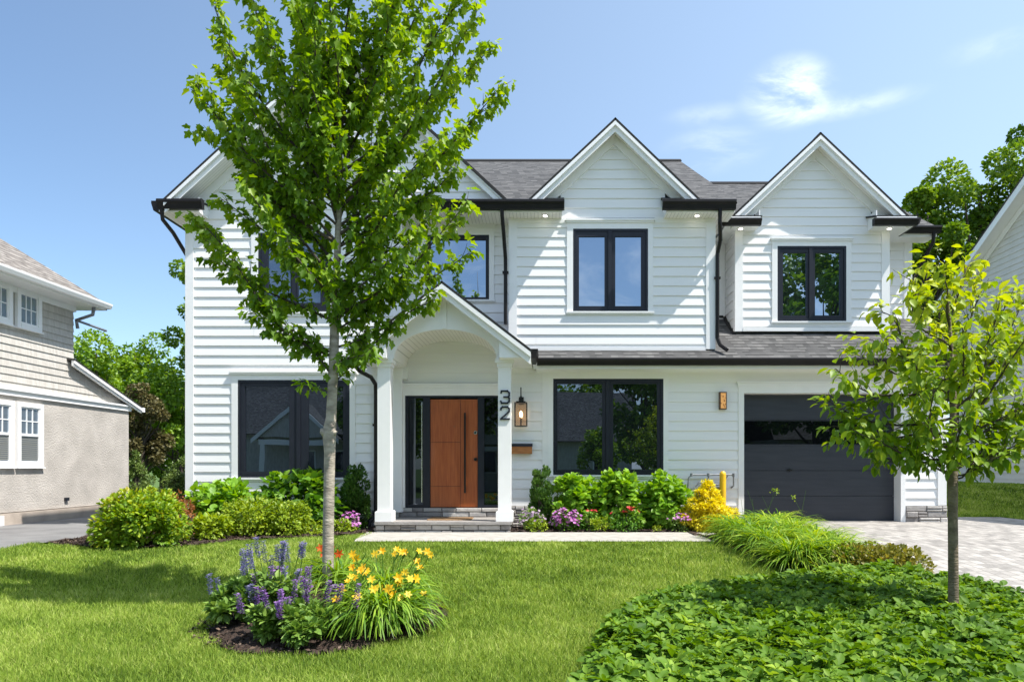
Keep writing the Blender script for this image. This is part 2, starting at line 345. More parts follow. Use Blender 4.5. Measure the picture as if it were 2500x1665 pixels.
def window(parent, Y, fr, panes, cas, Mglass='glass', label=None, fw=None, head=True):
    """fr outer frame in photo pixels, panes list, cas outer casing; real depth: frame 70 mm, glass set back"""
    x0,x1=wx(fr[0],Y),wx(fr[2],Y); z1,z0=wz(fr[1],Y),wz(fr[3],Y)
    f=MB()
    pz=[(wx(p[0],Y),wx(p[2],Y),wz(p[3],Y),wz(p[1],Y)) for p in panes]
    # outer ring + mullions: vertical bars between the sashes
    b=0.045
    f.box(x0,x1,Y-.03,Y+.07,z1-b,z1); f.box(x0,x1,Y-.03,Y+.07,z0,z0+b)
    f.box(x0,x0+b,Y-.03,Y+.07,z0+b,z1-b); f.box(x1-b,x1,Y-.03,Y+.07,z0+b,z1-b)
    for k in range(len(pz)-1):
        m=(pz[k][1]+pz[k+1][0])/2; f.box(m-.035,m+.035,Y-.036,Y+.07,z0+b,z1-b)
    w=f.build('window',M['black'],parent)
    if label: w['label']=label
    c=MB(); cx0,cx1,cz1,cz0=wx(cas[0],Y),wx(cas[2],Y),wz(cas[1],Y),wz(cas[3],Y)
    hh=cz1-z1
    c.box(cx0,x0,Y-.032,Y+.05,cz0,cz1-.0); c.box(x1,cx1,Y-.032,Y+.05,cz0,cz1)
    c.box(x0,x1,Y-.032,Y+.05,z1,cz1); c.box(x0,x1,Y-.032,Y+.05,cz0,z0)
    if head:
        c.box(cx0-.03,cx1+.03,Y-.075,Y-.0,cz1-.002,cz1+.03); c.box(cx0-.015,cx1+.015,Y-.055,Y-.034,cz1-.035,cz1-.003)
    c.box(cx0-.02,cx1+.02,Y-.06,Y-.034,z0-.035,z0-.003)
    c.build('window_casing',M['trim'],w)
    for k,p in enumerate(pz):
        s=MB(); t=0.03
        l=(x0+b+.004 if k==0 else (pz[k-1][1]+p[0])/2+.039); r=(x1-b-.004 if k==len(pz)-1 else (p[1]+pz[k+1][0])/2-.039)
        s.box(l,r,Y-.016,Y+.05,p[3],z1-b-.004); s.box(l,r,Y-.016,Y+.05,z0+b+.004,p[2])
        s.box(l,p[0],Y-.016,Y+.05,p[2],p[3]); s.box(p[1],r,Y-.016,Y+.05,p[2],p[3])
        s.build('sash',M['black'],w)
        q=MB(); q.box(p[0]-.01,p[1]+.01,Y+.012,Y+.03,p[2]-.01,p[3]+.01); q.build('glass_pane',M[Mglass],w)
    return (cx0,cx1,cz0,cz1)
def stones(mb, u0,u1,z0,z1, mapf, seed=1, hmin=0.06,hmax=0.13,wmin=0.12,wmax=0.34):
    """ledge stone courses: mapf(u,off,z)"""
    rr=random.Random(seed); z=z0
    while z<z1-0.02:
        h=min(rr.uniform(hmin,hmax),z1-z)
        if z1-(z+h)<0.035: h=z1-z
        u=u0-rr.uniform(0,0.1)
        while u<u1-0.01:
            w=rr.uniform(wmin,wmax); a=max(u,u0); b=min(u+w,u1)
            if u1-b<0.05: b=u1
            if b-a>0.015:
                mb.tint=rr.random(); off=rr.uniform(0.02,0.05); gpp=0.006
                parts=[(z,z+h)] if (rr.random()<.7 or h<.09) else [(z,z+h*.48),(z+h*.48,z+h)]
                for (p,q) in parts:
                    e=[rr.uniform(0,.009) for _ in range(8)]; off2=off+rr.uniform(-.008,.008)
                    A=[(a+gpp,p+gpp),(b-gpp,p+gpp),(b-gpp,q-gpp),(a+gpp,q-gpp)]
                    B=[(a+gpp+.008+e[0],p+gpp+.006+e[1]),(b-gpp-.008-e[2],p+gpp+.006+e[3]),(b-gpp-.008-e[4],q-gpp-.006-e[5]),(a+gpp+.008+e[6],q-gpp-.006-e[7])]
                    va=[mapf(x,0.0,y) for x,y in A]; vb=[mapf(x,off2*.7,y) for x,y in A]; vc=[mapf(x,off2,y) for x,y in B]
                    fs=[(8,9,10,11)]+[(i,(i+1)%4,(i+1)%4+4,i+4) for i in range(4)]+[(i+4,(i+1)%4+4,(i+1)%4+8,i+8) for i in range(4)]
                    mb.poly(va+vb+vc,fs)
            u+=w; 
            if b>=u1: break
        z+=h
    mb.tint=0.5
# ================================================================ THE WHITE HOUSE
H=thing('white_house',(0.0,0.0,0.0),'white two-storey house with lap siding, black framed windows, grey shingle gables and arched entry porch','house')
T=M['trim']; S=M['siding']
YL=0.12      # lower wall
YR=0.33      # recessed wall over the porch
YD=0.65      # right dormer wall
YG=1.40      # upper wall beside the dormer
XL=wx(457,0)
XBL,XBR=wx(1244.6,0),wx(1743,0)      # bay
XWR=wx(979,0)                         # wing right edge
XGR=7.40
SPLIT={'corner_board','frieze_board','fascia','eave_soffit','rake_board','gable_soffit','gutter','porch_beam','stone_base','ridge_cap','roof_flashing','inner_body','stone_backing','porch_stone'}-{'stone_base','porch_stone'}
def part(name,mb,mat,parent=None,**k):
    if name in SPLIT and mb.m and len(mb.f)==sum(1 for _ in mb.f):
        o=None
        for q in mb.pieces(): o=q.build(name,mat,parent or H,**k)
        return o
    return mb.build(name,mat,parent or H,**k)
# ---- openings
ow=[]
wing_up=window(H,0,(632,570,806,762),[(655,592,710,740),(728,592,783,740)],(615,551,823,773),'glass_blind')
wing_lo=window(H,0,(582.4,928,854.6,1165.6),[(599,944,707,1151),(753,944,838,1151)],(567,911,868,1174.5),'glass_low')
rec_w=window(H,YR,(1042,575,1194.4,732.5),[(1052,586.5,1186,727)],(1029,553,1206.7,740),'glass')
bay_w=window(H,0,(1399,560,1581.5,761),[(1413.5,578.6,1476,748),(1502,578.6,1565,748)],(1384,541,1594,769))
dor_w=window(H,YD,(1897,602,2064.5,785),[(1911,618,1968,770.5),(1989,618,2050,770.5)],(1884,586,2077,793))
low_w=window(H,YL,(1350.4,925,1619,1159),[(1361,937.5,1470,1146),(1497,937.5,1604,1146)],(1336,912,1631,1168),'glass_low',head=False)
# ---- left wing walls
zE=5.80
mb=MB()
ax,az=wx(710,-.45),wz(203,-.45); exl,exr,ez=wx(402,-.45),wx(1019,-.45),wz(487,-.45)
sl=(az-ez)/(ax-exl)
def iv_wing(z):
    if z<5.62: return (XL+.0,XWR)
    w=(az-z-0.16)/sl
    return (max(XL,ax-w),min(XWR,ax+w)) if w>0 else None
siding(mb,iv_wing,0.32,az-.16,4.442%0.179,openings=[wing_up,wing_lo],mapf=front(0))
part('wing_wall',mb,S)
mb=MB(); siding(mb,lambda z:(0.0,8.0),0.3,5.8,4.442%0.179,mapf=side_l(XL)); part('side_wall',mb,S)
mb=MB(); mb.box(XL-.022,XL+.13,-.03,.1,.32,5.66); mb.box(XWR-.14,XWR+.022,-.03,YR,0.3,5.72); part('corner_board',mb,T)
# wing gable trim: rake boards in two steps, frieze on the wall
def gable_trim(name, xl,xa,xr,zl,za,y_out,y_wall,drop=.18,fr=.19,left=True,right=True,clipz=None,s=None):
    s=s or (za-zl)/(xa-xl)
    m=MB()
    for sg,xe in ((1,xl),(-1,xr)):
        if (sg==1 and not left) or (sg==-1 and not right): continue
        rake(m,xe,zl-.055,xa,za-.055,drop,y_out,y_out+.03)
        rake(m,xe,zl-.052,xa,za-.052,.075,y_out-.045,y_out-.001)
    part('rake_board',m,T)
    # sloping soffit
    m=MB()
    for sg,xe in ((1,xl),(-1,xr)):
        if (sg==1 and not left) or (sg==-1 and not right): continue
        m.prism([(xe,zl-.16),(xa,za-.16),(xa,za-.135),(xe,zl-.135)],y_out+.031,y_wall+.02)
    part('gable_soffit',m,M['soffit_y'])
    if fr:
        m=MB()
        zz=zl-.02 if clipz is None else clipz
        for sg,xe in ((1,xl),(-1,xr)):
            if (sg==1 and not left) or (sg==-1 and not right): continue
            xb=xa-sg*(za-.16-zz)/s
            m.prism([(xb,zz),(xa,za-.16),(xa,za-.16-fr),(xb+sg*fr/s,zz)],y_wall-.055,y_wall-.0)
        part('frieze_board',m,T)
gable_trim('wing',exl,ax,exr,ez,az,-.45,0.0)
# big gable behind, seen right of the wing gable
YB=-.22
bx,bz=wx(820,-.37),0; bxr,bzr=wx(1237,-.37),wz(487,-.37); bz=bzr+sl*(bxr-bx)
mb=MB()
def iv_big(z):
    hi=bx+(bz-z-.1)/sl
    lo=ax+(az-z)/sl if z<az else bx-(bz-z-.1)/sl
    return (lo,hi) if hi>lo+.01 else None
siding(mb,iv_big,5.90,bz-.12,5.93,mapf=front(YB)); part('upper_gable_wall',mb,S)
m=MB(); rake(m,bxr,bzr-.03,bx,bz-.03,.18,-.37,-.34); rake(m,bxr,bzr-.028,bx,bz-.028,.07,-.40,-.371); part('rake_board',m,T)
m=MB(); m.prism([(bxr,bzr-.16),(bx,bz-.16),(bx,bz-.135),(bxr,bzr-.135)],-.339,YB+.02); part('gable_soffit',m,M['soffit_y'])
m=MB(); m.prism([(bx-(bz-az)/sl-.05,az-.21),(bx-.001,bz-.21),(bx-.001,bz-.03),(bx-(bz-az)/sl-.05,az-.03)],-.37,-.34)
m.box(exr-.03,bxr-.2,YB-.05,YB+.02,5.885,5.94); part('rake_board',m,T)
# ---- recessed wall
mb=MB(); siding(mb,lambda z:(XWR,XBL+.1),3.0,5.75,4.05%0.179,openings=[rec_w],mapf=front(YR)); part('recess_wall',mb,S)
mb=MB(); mb.box(XWR+.03,XBL,YR-.035,YR,5.56,5.74); mb.box(XWR+.025,XWR+.12,YR-.03,YR,3.0,5.56); part('frieze_board',mb,T)
# ---- bay
mb=MB(); gx,gz=wx(1502,-.3),wz(290,-.3); gl,gr,ge=wx(1289,-.3),wx(1710,-.3),wz(490,-.3); gs=(gz-ge)/(gx-gl)
def iv_bay(z):
    if z<5.74: return (XBL,XBR)
    w=(gz-z-.16)/gs; a,b=wx(1376,-.3)-.05,wx(1623,-.3)+.05
    return (max(a,gx-w),min(b,gx+w)) if w>0 else None
siding(mb,iv_bay,3.30,gz-.16,4.109%0.179,openings=[bay_w],mapf=front(0)); part('bay_wall',mb,S)
mb=MB(); mb.box(XBL-.02,XBL+.135,-.032,YR,3.3,5.73); mb.box(XBR-.15,XBR+.022,-.032,.12,3.3,5.73); part('corner_board',mb,T)
mb=MB(); mb.box(XBL+.136,wx(1384,0)-.03,-.028,0,5.62,5.735); mb.box(wx(1594,0)+.03,XBR-.151,-.028,0,5.62,5.735); mb.box(XBL+.14,XBR-.16,-.035,0,3.275,3.33); part('frieze_board',mb,T)
gable_trim('bay',gl,gx,gr,ge,gz,-.3,0)
# ---- dormer
mb=MB(); dx_,dz_=wx(2002,.35),wz(325.5,.35); dl,dr,de=wx(1784,.35),wx(2218,.35),wz(530,.35); ds=(dz_-de)/(dx_-dl)
XDL,XDR=wx(1796,YD),wx(2168,YD)
def iv_dor(z):
    if z<5.70: return (XDL,XDR)
    w=(dz_-z-.16)/ds; a,b=wx(1861,.35)-.05,wx(2137,.35)+.05
    return (max(a,dx_-w),min(b,dx_+w)) if w>0 else None
zD0=wz(807,YD)
siding(mb,iv_dor,zD0,dz_-.16,(1.13+(1140-wy)/1700*13.5)%0.177 if False else wz(708,YD)%0.177,exp=.177,openings=[dor_w],mapf=front(YD)); part('dormer_wall',mb,S)
mb=MB(); mb.box(XDL-.02,XDL+.135,YD-.032,YD+.12,zD0-.02,5.70); mb.box(XDR-.135,XDR+.02,YD-.032,YD+.12,zD0-.02,5.70); part('corner_board',mb,T)
mb=MB(); mb.box(XDL+.136,XDR-.136,YD-.04,YD,zD0-.02,zD0+.05); part('frieze_board',mb,T)
gable_trim('dormer',dl,dx_,dr,de,dz_,.35,YD)
mb=MB(); siding(mb,lambda u:(YD+.1,YG),zD0-.1,5.7,.1,mapf=side_l(XDL)); part('dormer_side_wall',mb,S)
mb=MB(); siding(mb,lambda u:(XBR-.02,XDL) ,4.0,5.72,(wz(720,YG))%.179,mapf=front(YG))
part('garage_upper_wall',mb,S); mb=MB(); siding(mb,lambda u:(XDR,XGR),4.0,5.72,(wz(720,YG))%.179,mapf=front(YG)); part('garage_upper_wall',mb,S)
mb=MB(); mb.box(XGR-.14,XGR+.02,YG-.032,YG+.1,4.0,5.72); mb.box(XDL-.14,XDL-.022,YG-.03,YG,4.0,5.72); part('corner_board',mb,T)
# ---- lower wall
zL1=3.02
gd=(wx(1815.5,YL),wx(2197.5,YL),0.05,wz(960,YL))
gdc=(wx(1802,YL),wx(2209,YL),0.05,wz(936,YL))
dc=(wx(975,YL),wx(1233,YL),0.0,wz(942,YL))
XLE=wx(2306,YL)
mb=MB(); siding(mb,lambda z:(-2.93,-.60),3.0201,3.78,2.343%0.179,mapf=front(YL))
siding(mb,lambda z:(XWR-.02,XLE),0.41,zL1,2.343%0.179,openings=[low_w,gdc,dc],mapf=front(YL)); part('lower_wall',mb,S)
mb=MB()
mb.box(XLE-.14,XLE+.02,YL-.034,YL+.15,.42,2.95)
fz=wz(897,YL); f1=wz(912,YL)
mb.box(wx(1247,YL),XLE-.142,YL-.03,YL,f1+.002,fz+.1)
mb.box(wx(1324,YL),wx(1336,YL)-.002,YL-.028,YL,.42,f1)
part('frieze_board',mb,T)
# stone base
mb=MB(); stones(mb,gdc[1]+.0,XLE+.03,0.09,.41,front(YL-.02),seed=4,hmin=.09,hmax=.16,wmin=.16,wmax=.4)
part('stone_base',mb,M['stone']); mb=MB(); stones(mb,wx(1248,YL),gdc[0],0.0,.41,front(YL-.02),seed=5)
part('stone_base',mb,M['stone']); mb=MB(); stones(mb,XL-.02,-2.95,0.0,.33,front(-.02),seed=6)
part('stone_base',mb,M['stone'])
mb=MB(); mb.box(gdc[1],XLE+.03,YL-.03,YL+.3,0,.412); mb.box(wx(1248,YL),gdc[0],YL-.03,YL+.02,-.1,.412); mb.box(XL-.02,-2.95,-.03,.02,-.1,.332); mb.box(XL-.02,XL+.02,0,8,-.1,.3); part('stone_backing',mb,M['mortar'])
# ---- solid cores (interior masses, keep the light out)
mb=MB(); mb.box(XL+.03,XWR-.02,.12,8,0,5.75); mb.box(XWR-.02,XBL+.05,.47,8,.0,5.75); mb.box(XBL+.03,XBR-.03,.12,8,3.32,5.75)
mb.box(XBR-.03,XGR-.03,YG+.06,8,3.2,5.75); mb.box(XDL+.03,XDR-.03,YD+.12,YG+.1,3.5,5.75); mb.box(XWR-.02,XLE-.02,.62,8,0,3.2)
part('inner_body',mb,M['trim'])
# ---- roofs
P=.62
zm=5.88; ym=-.36; yr=3.75; zr=zm+P*(yr-ym)
mb=MB()
# main front slope over the house and over the returns
xm0=bxr-.35; z0=zm+P*(0-ym)
slab(mb,(exr-.1,ym,zm),(wx(1378,ym),ym,zm),(wx(1378,ym),0,z0),(exr-.1,0,z0),.03)
slab(mb,(wx(1621,ym),ym,zm),(3.38,ym,zm),(3.38,0,z0),(wx(1621,ym),0,z0),.03)
slab(mb,(exr-.1,0,z0),(3.38,0,z0),(3.12,yr,zr),(exr-.1,yr,zr),.05)
slab(mb,(3.12,yr,zr),(exr-.1,yr,zr),(exr-.1,8.2,zr-P*(8.2-yr)),(3.3,8.2,zr-P*(8.2-yr)),.05)
# garage upper roof
yg0=YG-.40; zg=5.90; ygr=5.12; zgr=zg+P*(ygr-yg0)
slab(mb,(3.2,yg0,zg),(7.74,yg0,zg),(7.70,ygr,zgr),(3.0,ygr,zgr),.05)
slab(mb,(7.70,ygr,zgr),(3.0,ygr,zgr),(3.0,9.2,zgr-P*(9.2-ygr)),(7.7,9.2,zgr-P*(9.2-ygr)),.05)
part('main_roof',mb,M['shingle'])
mb=MB(); gable_roof(mb,exl,ax,exr,ez,az,-.497,4.0)
# left return
rl0,rl1=wx(384,-.36),wx(490,-.36)
slab(mb,(rl0+.02,-.45,5.88),(rl1,-.45,5.88),(rl1,0,5.96),(rl0+.02,0,5.96),.03)
part('wing_roof',mb,M['shingle'])
mb=MB(); slab(mb,(bxr,5.5,bzr),(bxr,-.418,bzr),(bx,-.418,bz),(bx,5.5,bz)); 
zz=bz-sl*.8
slab(mb,(bx-.8,-.418,zz),(bx-.8,5.5,zz),(bx,5.5,bz),(bx,-.418,bz)); part('upper_gable_roof',mb,M['shingle'])
mb=MB(); gable_roof(mb,gl,gx,gr,ge,gz,-.348,2.2); part('bay_roof',mb,M['shingle'])
mb=MB(); gable_roof(mb,dl,dx_,dr,de,dz_,.302,3.6)
dzr=5.86
d0,d1,d2,d3=wx(1766,.25),wx(1861,.25),wx(2137,.25),wx(2243,.25)
for a,b in ((d0,d1),(d2,d3)): slab(mb,(a,.25,dzr),(b,.25,dzr),(b,YD,dzr+.12),(a,YD,dzr+.12),.03)
part('dormer_roof',mb,M['shingle'])
# ridge caps: thin dark line along ridges
mb=MB()
for (x,z,ya,yb) in ((ax,az,-.49,4),(bx,bz,-.41,5),(gx,gz,-.34,2.0),(dx_,dz_,.31,3.4)):
    mb.prism([(x-.13,z-.13),(x,z+.004),(x+.13,z-.13),(x+.13,z-.112),(x,z+.02),(x-.13,z-.112)],ya+.03,yb)
mb.prism([(yr-.14,zr-.08),(yr,zr+.015),(yr+.14,zr-.08),(yr+.14,zr-.055),(yr,zr+.038),(yr-.14,zr-.055)],exr,3.14,'x')
mb.prism([(ygr-.14,zgr-.08),(ygr,zgr+.015),(ygr+.14,zgr-.08),(ygr+.14,zgr-.055),(ygr,zgr+.038),(ygr-.14,zgr-.055)],3.1,7.72,'x')
part('ridge_cap',mb,M['shingle'])
# lower shed roof
P2=.63; ys=-.36; zs=wz(877,ys)
mb=MB()
x1=XLE+.3
xp=-.28
slab(mb,(xp,ys,zs),(x1,ys,zs),(x1,.0,zs+P2*(.0-ys)),(xp,.0,zs+P2*(.0-ys)),.04)
slab(mb,(XBR,0,zs+P2*(-ys)),(x1,0,zs+P2*(-ys)),(x1,YG+.05,zs+P2*(YG+.05-ys)),(XBR,YG+.05,zs+P2*(YG+.05-ys)),.04)
part('lower_roof',mb,M['shingle'])
mb=MB(); mb.prism([(YD+.0,zs+P2*(YD-ys)+.004),(YG,zs+P2*(YG-ys)+.004),(YG,zs+P2*(YG-ys)+.05),(YD,zs+P2*(YD-ys)+.03)],XDL-.06,XDL-.005,'x')
mb.box(XBR+.01,XDL-.06,YG-.04,YG-.0,zs+P2*(YG-ys)-.0,zs+P2*(YG-ys)+.05); part('roof_flashing',mb,M['gutter'])
# ---- eaves: fascia, soffits, gutters
T2=M['trim']
mb=MB()
mb.box(exr-.25,wx(1372,-.36),-.36,-.33,5.70,5.86); mb.box(wx(1627,-.36),3.34,-.36,-.33,5.70,5.86)
mb.box(wx(1372,-.36)-.02,wx(1372,-.36),-.33,-.001,5.70,5.93); mb.box(wx(1627,-.36),wx(1627,-.36)+.02,-.33,-.001,5.70,5.93)
mb.box(3.30,3.34,-.33,YG,5.70,5.9)
mb.box(rl0+.04,rl1-.03,-.38,-.35,5.70,5.88); mb.box(rl1-.05,rl1-.03,-.35,-.001,5.70,5.96); mb.box(rl0+.04,rl0+.07,-.35,6,5.70,5.86)
for a,b in ((d0,d1),(d2,d3)): mb.box(a+.03,b-.03,.25,.28,5.70,5.84)
mb.box(d1-.05,d1-.03,.28,YD-.001,5.69,5.97); mb.box(d2+.03,d2+.05,.28,YD-.001,5.69,5.97)
mb.box(d0+.03,d0+.06,.28,YG,5.70,5.84); mb.box(d3-.06,d3-.03,.28,yg0,5.70,5.84)
mb.box(d3-.3,7.72,yg0,yg0+.03,5.71,5.87)
mb.box(xp,x1,ys,ys+.03,zs-.17,zs-.02)
part('fascia',mb,T2)
mb=MB()
mb.box(XWR,XBL,-.33,YR,5.70,5.72); mb.box(XBL,wx(1372,-.36)-.021,-.33,0,5.70,5.72); mb.box(wx(1627,-.36)+.021,3.30,-.33,0,5.70,5.72); mb.box(XBR,3.30,0,YG,5.70,5.72)
mb.box(rl0+.071,rl1-.051,-.35,0,5.70,5.72); mb.box(rl0+.071,XL,0,8,5.70,5.72)
part('eave_soffit',mb,M['soffit'])
mb=MB()
mb.box(d0+.061,d1-.051,.28,YD,5.69,5.71); mb.box(d2+.051,d3-.061,.28,YD,5.69,5.71); mb.box(d0+.061,XDL,YD,YG,5.69,5.71); mb.box(XDR,d3-.061,YD,yg0,5.69,5.71)
mb.box(d3-.3,7.7,yg0+.031,YG,5.71,5.73); mb.box(xp+.05,x1-.02,ys+.031,YL,zs-.17,zs-.15)
part('eave_soffit',mb,M['trim'])
mb=MB(); gutter_x(mb,exr-.3,wx(1378,-.49),-.362,5.895,h=.17); part('gutter',mb,M['gutter'])
mb=MB(); gutter_x(mb,wx(1619,-.49),wx(1799,-.49),-.362,5.895,h=.17); part('gutter',mb,M['gutter'])
mb=MB(); gutter_x(mb,wx(381,-.5),wx(491,-.5),-.382,5.895,h=.17); gutter_x(mb,-3,6,0,0) if False else None
mb.prism([(rl0+.03,5.895),(rl0+.03,5.72),(rl0-.06,5.72),(rl0-.1,5.85),(rl0-.1,5.895)],-.38,6)
part('gutter',mb,M['gutter'])
mb=MB(); gutter_x(mb,wx(1764,.12),wx(1861,.12),.248,wz(531,.13),h=.125); mb.prism([(d0+.03,5.83),(d0+.03,5.71),(d0-.06,5.71),(d0-.10,5.80),(d0-.10,5.83)],.249,YG-.1); part('gutter',mb,M['gutter'])
mb=MB(); gutter_x(mb,wx(2137,.12),wx(2245,.12),.248,wz(531,.13),h=.125); mb.prism([(d3-.03,5.83),(d3-.03,5.71),(d3+.02,5.71),(d3+.05,5.80),(d3+.05,5.83)],.249,yg0); part('gutter',mb,M['gutter'])
mb=MB(); gutter_x(mb,d3-.05,7.76,yg0-.002,5.895,h=.13); part('gutter',mb,M['gutter'])
mb=MB(); gutter_x(mb,wx(1311,-.49),x1+.02,ys-.002,zs+.01,h=.125); part('gutter',mb,M['gutter'])
def downspout(pts,r=.036,nm='downspout',clips=()):
    m=MB(); m.tube(pts,[r]*len(pts),n=6)
    for c in clips: m.box(c[0]-.055,c[0]+.055,c[1]-.03,c[1]+.045,c[2]-.02,c[2]+.02)
    part(nm,m,M['gutter'])
xb=XBL-.075
downspout([(xb-.04,-.42,5.73),(xb-.04,-.40,5.62),(xb-.02,-.3,5.35),(xb,-.08,4.95),(xb,-.06,4.8),(xb,-.06,3.75)],clips=[(xb,-.06,4.7)])
xb=XBR+.03
downspout([(wx(1758,-.42),-.42,5.73),(wx(1758,-.42),-.40,5.5),(xb+.04,-.2,5.25),(xb+.02,-.06,5.05),(xb+.02,-.05,3.5),(xb+.06,-.09,3.37),(xb+.16,-.22,3.25)],clips=[(xb+.02,-.05,4.6)])
downspout([(rl0+.12,-.44,5.73),(rl0+.12,-.40,5.55),(rl0+.2,-.2,5.38),(XL-.06,.12,5.05),(XL-.06,.16,4.8),(XL-.06,.16,.1)])
downspout([(7.62,yg0-.07,5.78),(7.62,yg0-.05,5.6),(7.5,YG-.1,5.1),(7.46,YG+.05,4.9),(7.46,YG+.05,4.2)])
# recessed soffit lights
for (x,y,z) in ((wx(1331,-.2),-.2,5.70),(wx(1702,-.2),-.2,5.70),(wx(1808,.46),.46,5.69),(wx(2171,.46),.46,5.69)):
    m=MB(); m.tube([(x,y,z-.012),(x,y,z-.004)],[.05,.055],n=16); o=part('soffit_light',m,M['trim'])
    m=MB(); m.tube([(x,y,z-.02),(x,y,z-.0125)],[.036,.036],n=16); m.build('lit_lens',M['down'],o)
# ================================================================ PORCH
yc0,yc1=-.98,-.76      # column front/back
def PXc(s): return wx(s,yc0)
AX=wx(1086.6,yc0); AR=wx(1211.6,yc0)-AX; zsp=wz(876,yc0); AH=wz(804,yc0)-zsp
yb0,yb1=-1.25,-1.20
rxl,rxr,rxa=wx(862.7,yb0),wx(1296,yb0),wx(1079.5,yb0); rza=wz(687,yb0); rze=wz(853,yb0); ps=(rza-rze)/(rxr-rxa)
rze=rza-ps*(rxa-rxl) ; rzr=rza-ps*(rxr-rxa)
# arch front panel
mb=MB(); n=48; xs=[AX-AR-.14]+[AX-AR*math.cos(math.pi*k/n) for k in range(n+1)]+[AX+AR+.045]
za=[zsp]+[zsp+AH*math.sin(math.pi*k/n)**.9 for k in range(n+1)]+[zsp]
top=lambda x: rza-ps*abs(x-rxa)-.10
for k in range(len(xs)-1):
    xa_,xb_=xs[k],xs[k+1]
    if xb_-xa_<1e-6: continue
    cuts=[xa_,xb_] if not (xa_<rxa<xb_) else [xa_,rxa,xb_]
    for c0,c1 in zip(cuts[:-1],cuts[1:]):
        f=lambda x:(za[k]+(za[k+1]-za[k])*(x-xa_)/(xb_-xa_))
        mb.prism([(c0,f(c0)),(c1,f(c1)),(c1,top(c1)),(c0,top(c0))],yc0+.0,yc0+.06)
part('porch_arch',mb,T)
mb=MB(); mb.box(wx(1080,yc0),wx(1090,yc0),yc0-.022,yc0-.001,wz(803,yc0),top(rxa)-.03); part('arch_batten',mb,T)
# vault
mb=MB()
for k in range(1,n+1):
    a,b=xs[k],xs[k+1]
    mb.poly([(a,yc0+.061,za[k]),(b,yc0+.061,za[k+1]),(b,YL,za[k+1]),(a,YL,za[k]),(a,yc0+.061,za[k]+.04),(b,yc0+.061,za[k+1]+.04),(b,YL,za[k+1]+.04),(a,YL,za[k]+.04)],[(0,1,2,3),(4,7,6,5)])
part('vault_ceiling',mb,M['soffit'])
# side beams and eave boxes
bl0,bl1=AX-AR-.16,AX-AR+.0; br0,br1=AX+AR,AX+AR+.2
mb=MB(); mb.box(bl0,bl1-.002,yc0+.062,YL,zsp-.0,zsp+.35); mb.box(br0+.002,br1,yc0+.062,YL,zsp,zsp+.35)
mb.box(bl0,bl1+.03,YL-.12,YL,zsp-.22,zsp-.002); part('porch_beam',mb,T)
zb_=wz(872,yb0)
for nm,x0_,x1_ in (('l',rxl,wx(941,yb0)),('r',wx(1218,yb0),rxr)):
    mb=MB()
    t0,t1=rza-ps*abs(x0_-rxa)-.05,rza-ps*abs(x1_-rxa)-.05
    t0,t1=max(t0,zb_+.03),max(t1,zb_+.03)
    mb.prism([(x0_,zb_),(x1_,zb_),(x1_,t1),(x0_,t0)],yb0+.045,YL-.0 if nm=='r' else -.04)
    part('eave_box',mb,T)
mb=MB()
for sg,xe,ze_ in ((1,rxl,rze),(-1,rxr,rzr)):
    rake(mb,xe,ze_-.05,rxa,rza-.05,.20,yb0,yb0+.03); rake(mb,xe,ze_-.048,rxa,rza-.048,.085,yb0-.045,yb0-.001)
part('rake_board',mb,T)
mb=MB()
for sg,xe,ze_ in ((1,rxl,rze),(-1,rxr,rzr)): mb.prism([(xe,ze_-.13),(rxa,rza-.13),(rxa,rza-.11),(xe,ze_-.11)],yb0+.031,yc0+.0)
part('gable_soffit',mb,M['soffit_y'])
mb=MB(); gable_roof(mb,rxl-.03,rxa,rxr+.03,rze-.02,rza,yb0-.048,YR,); part('porch_roof',mb,M['shingle'])
mb=MB(); mb.prism([(rxr+.0,wz(852,-1.2)),(rxr,wz(852,-1.2)-.16),(rxr+.07,wz(852,-1.2)-.16),(rxr+.11,wz(852,-1.2)-.05),(rxr+.12,wz(852,-1.2))],yb0+.03,ys-.14); part('gutter',mb,M['gutter'])
mb=MB(); mb.prism([(rxl-.0,wz(853,-1.2)),(rxl,wz(853,-1.2)-.12),(rxl-.06,wz(853,-1.2)-.12),(rxl-.09,wz(853,-1.2)-.04),(rxl-.1,wz(853,-1.2))],yb0+.03,-.05); part('gutter',mb,M['gutter'])
xd=wx(917,-.09)
downspout([(wx(866,-.9),-.9,wz(873,-.9)-.02),(wx(867,-.88),-.88,wz(893,-.88)),(wx(876,-.8),-.75,wz(905,-.8)),(wx(906,-.3),-.3,wz(921,-.3)),(xd,-.1,wz(938,-.1)),(xd,-.07,wz(955,-.1)),(xd,-.07,.35),(xd-.02,-.1,.22),(xd-.09,-.16,.14),(xd-.1,-.2,.02)],r=.038,clips=[(xd,-.07,1.9)])
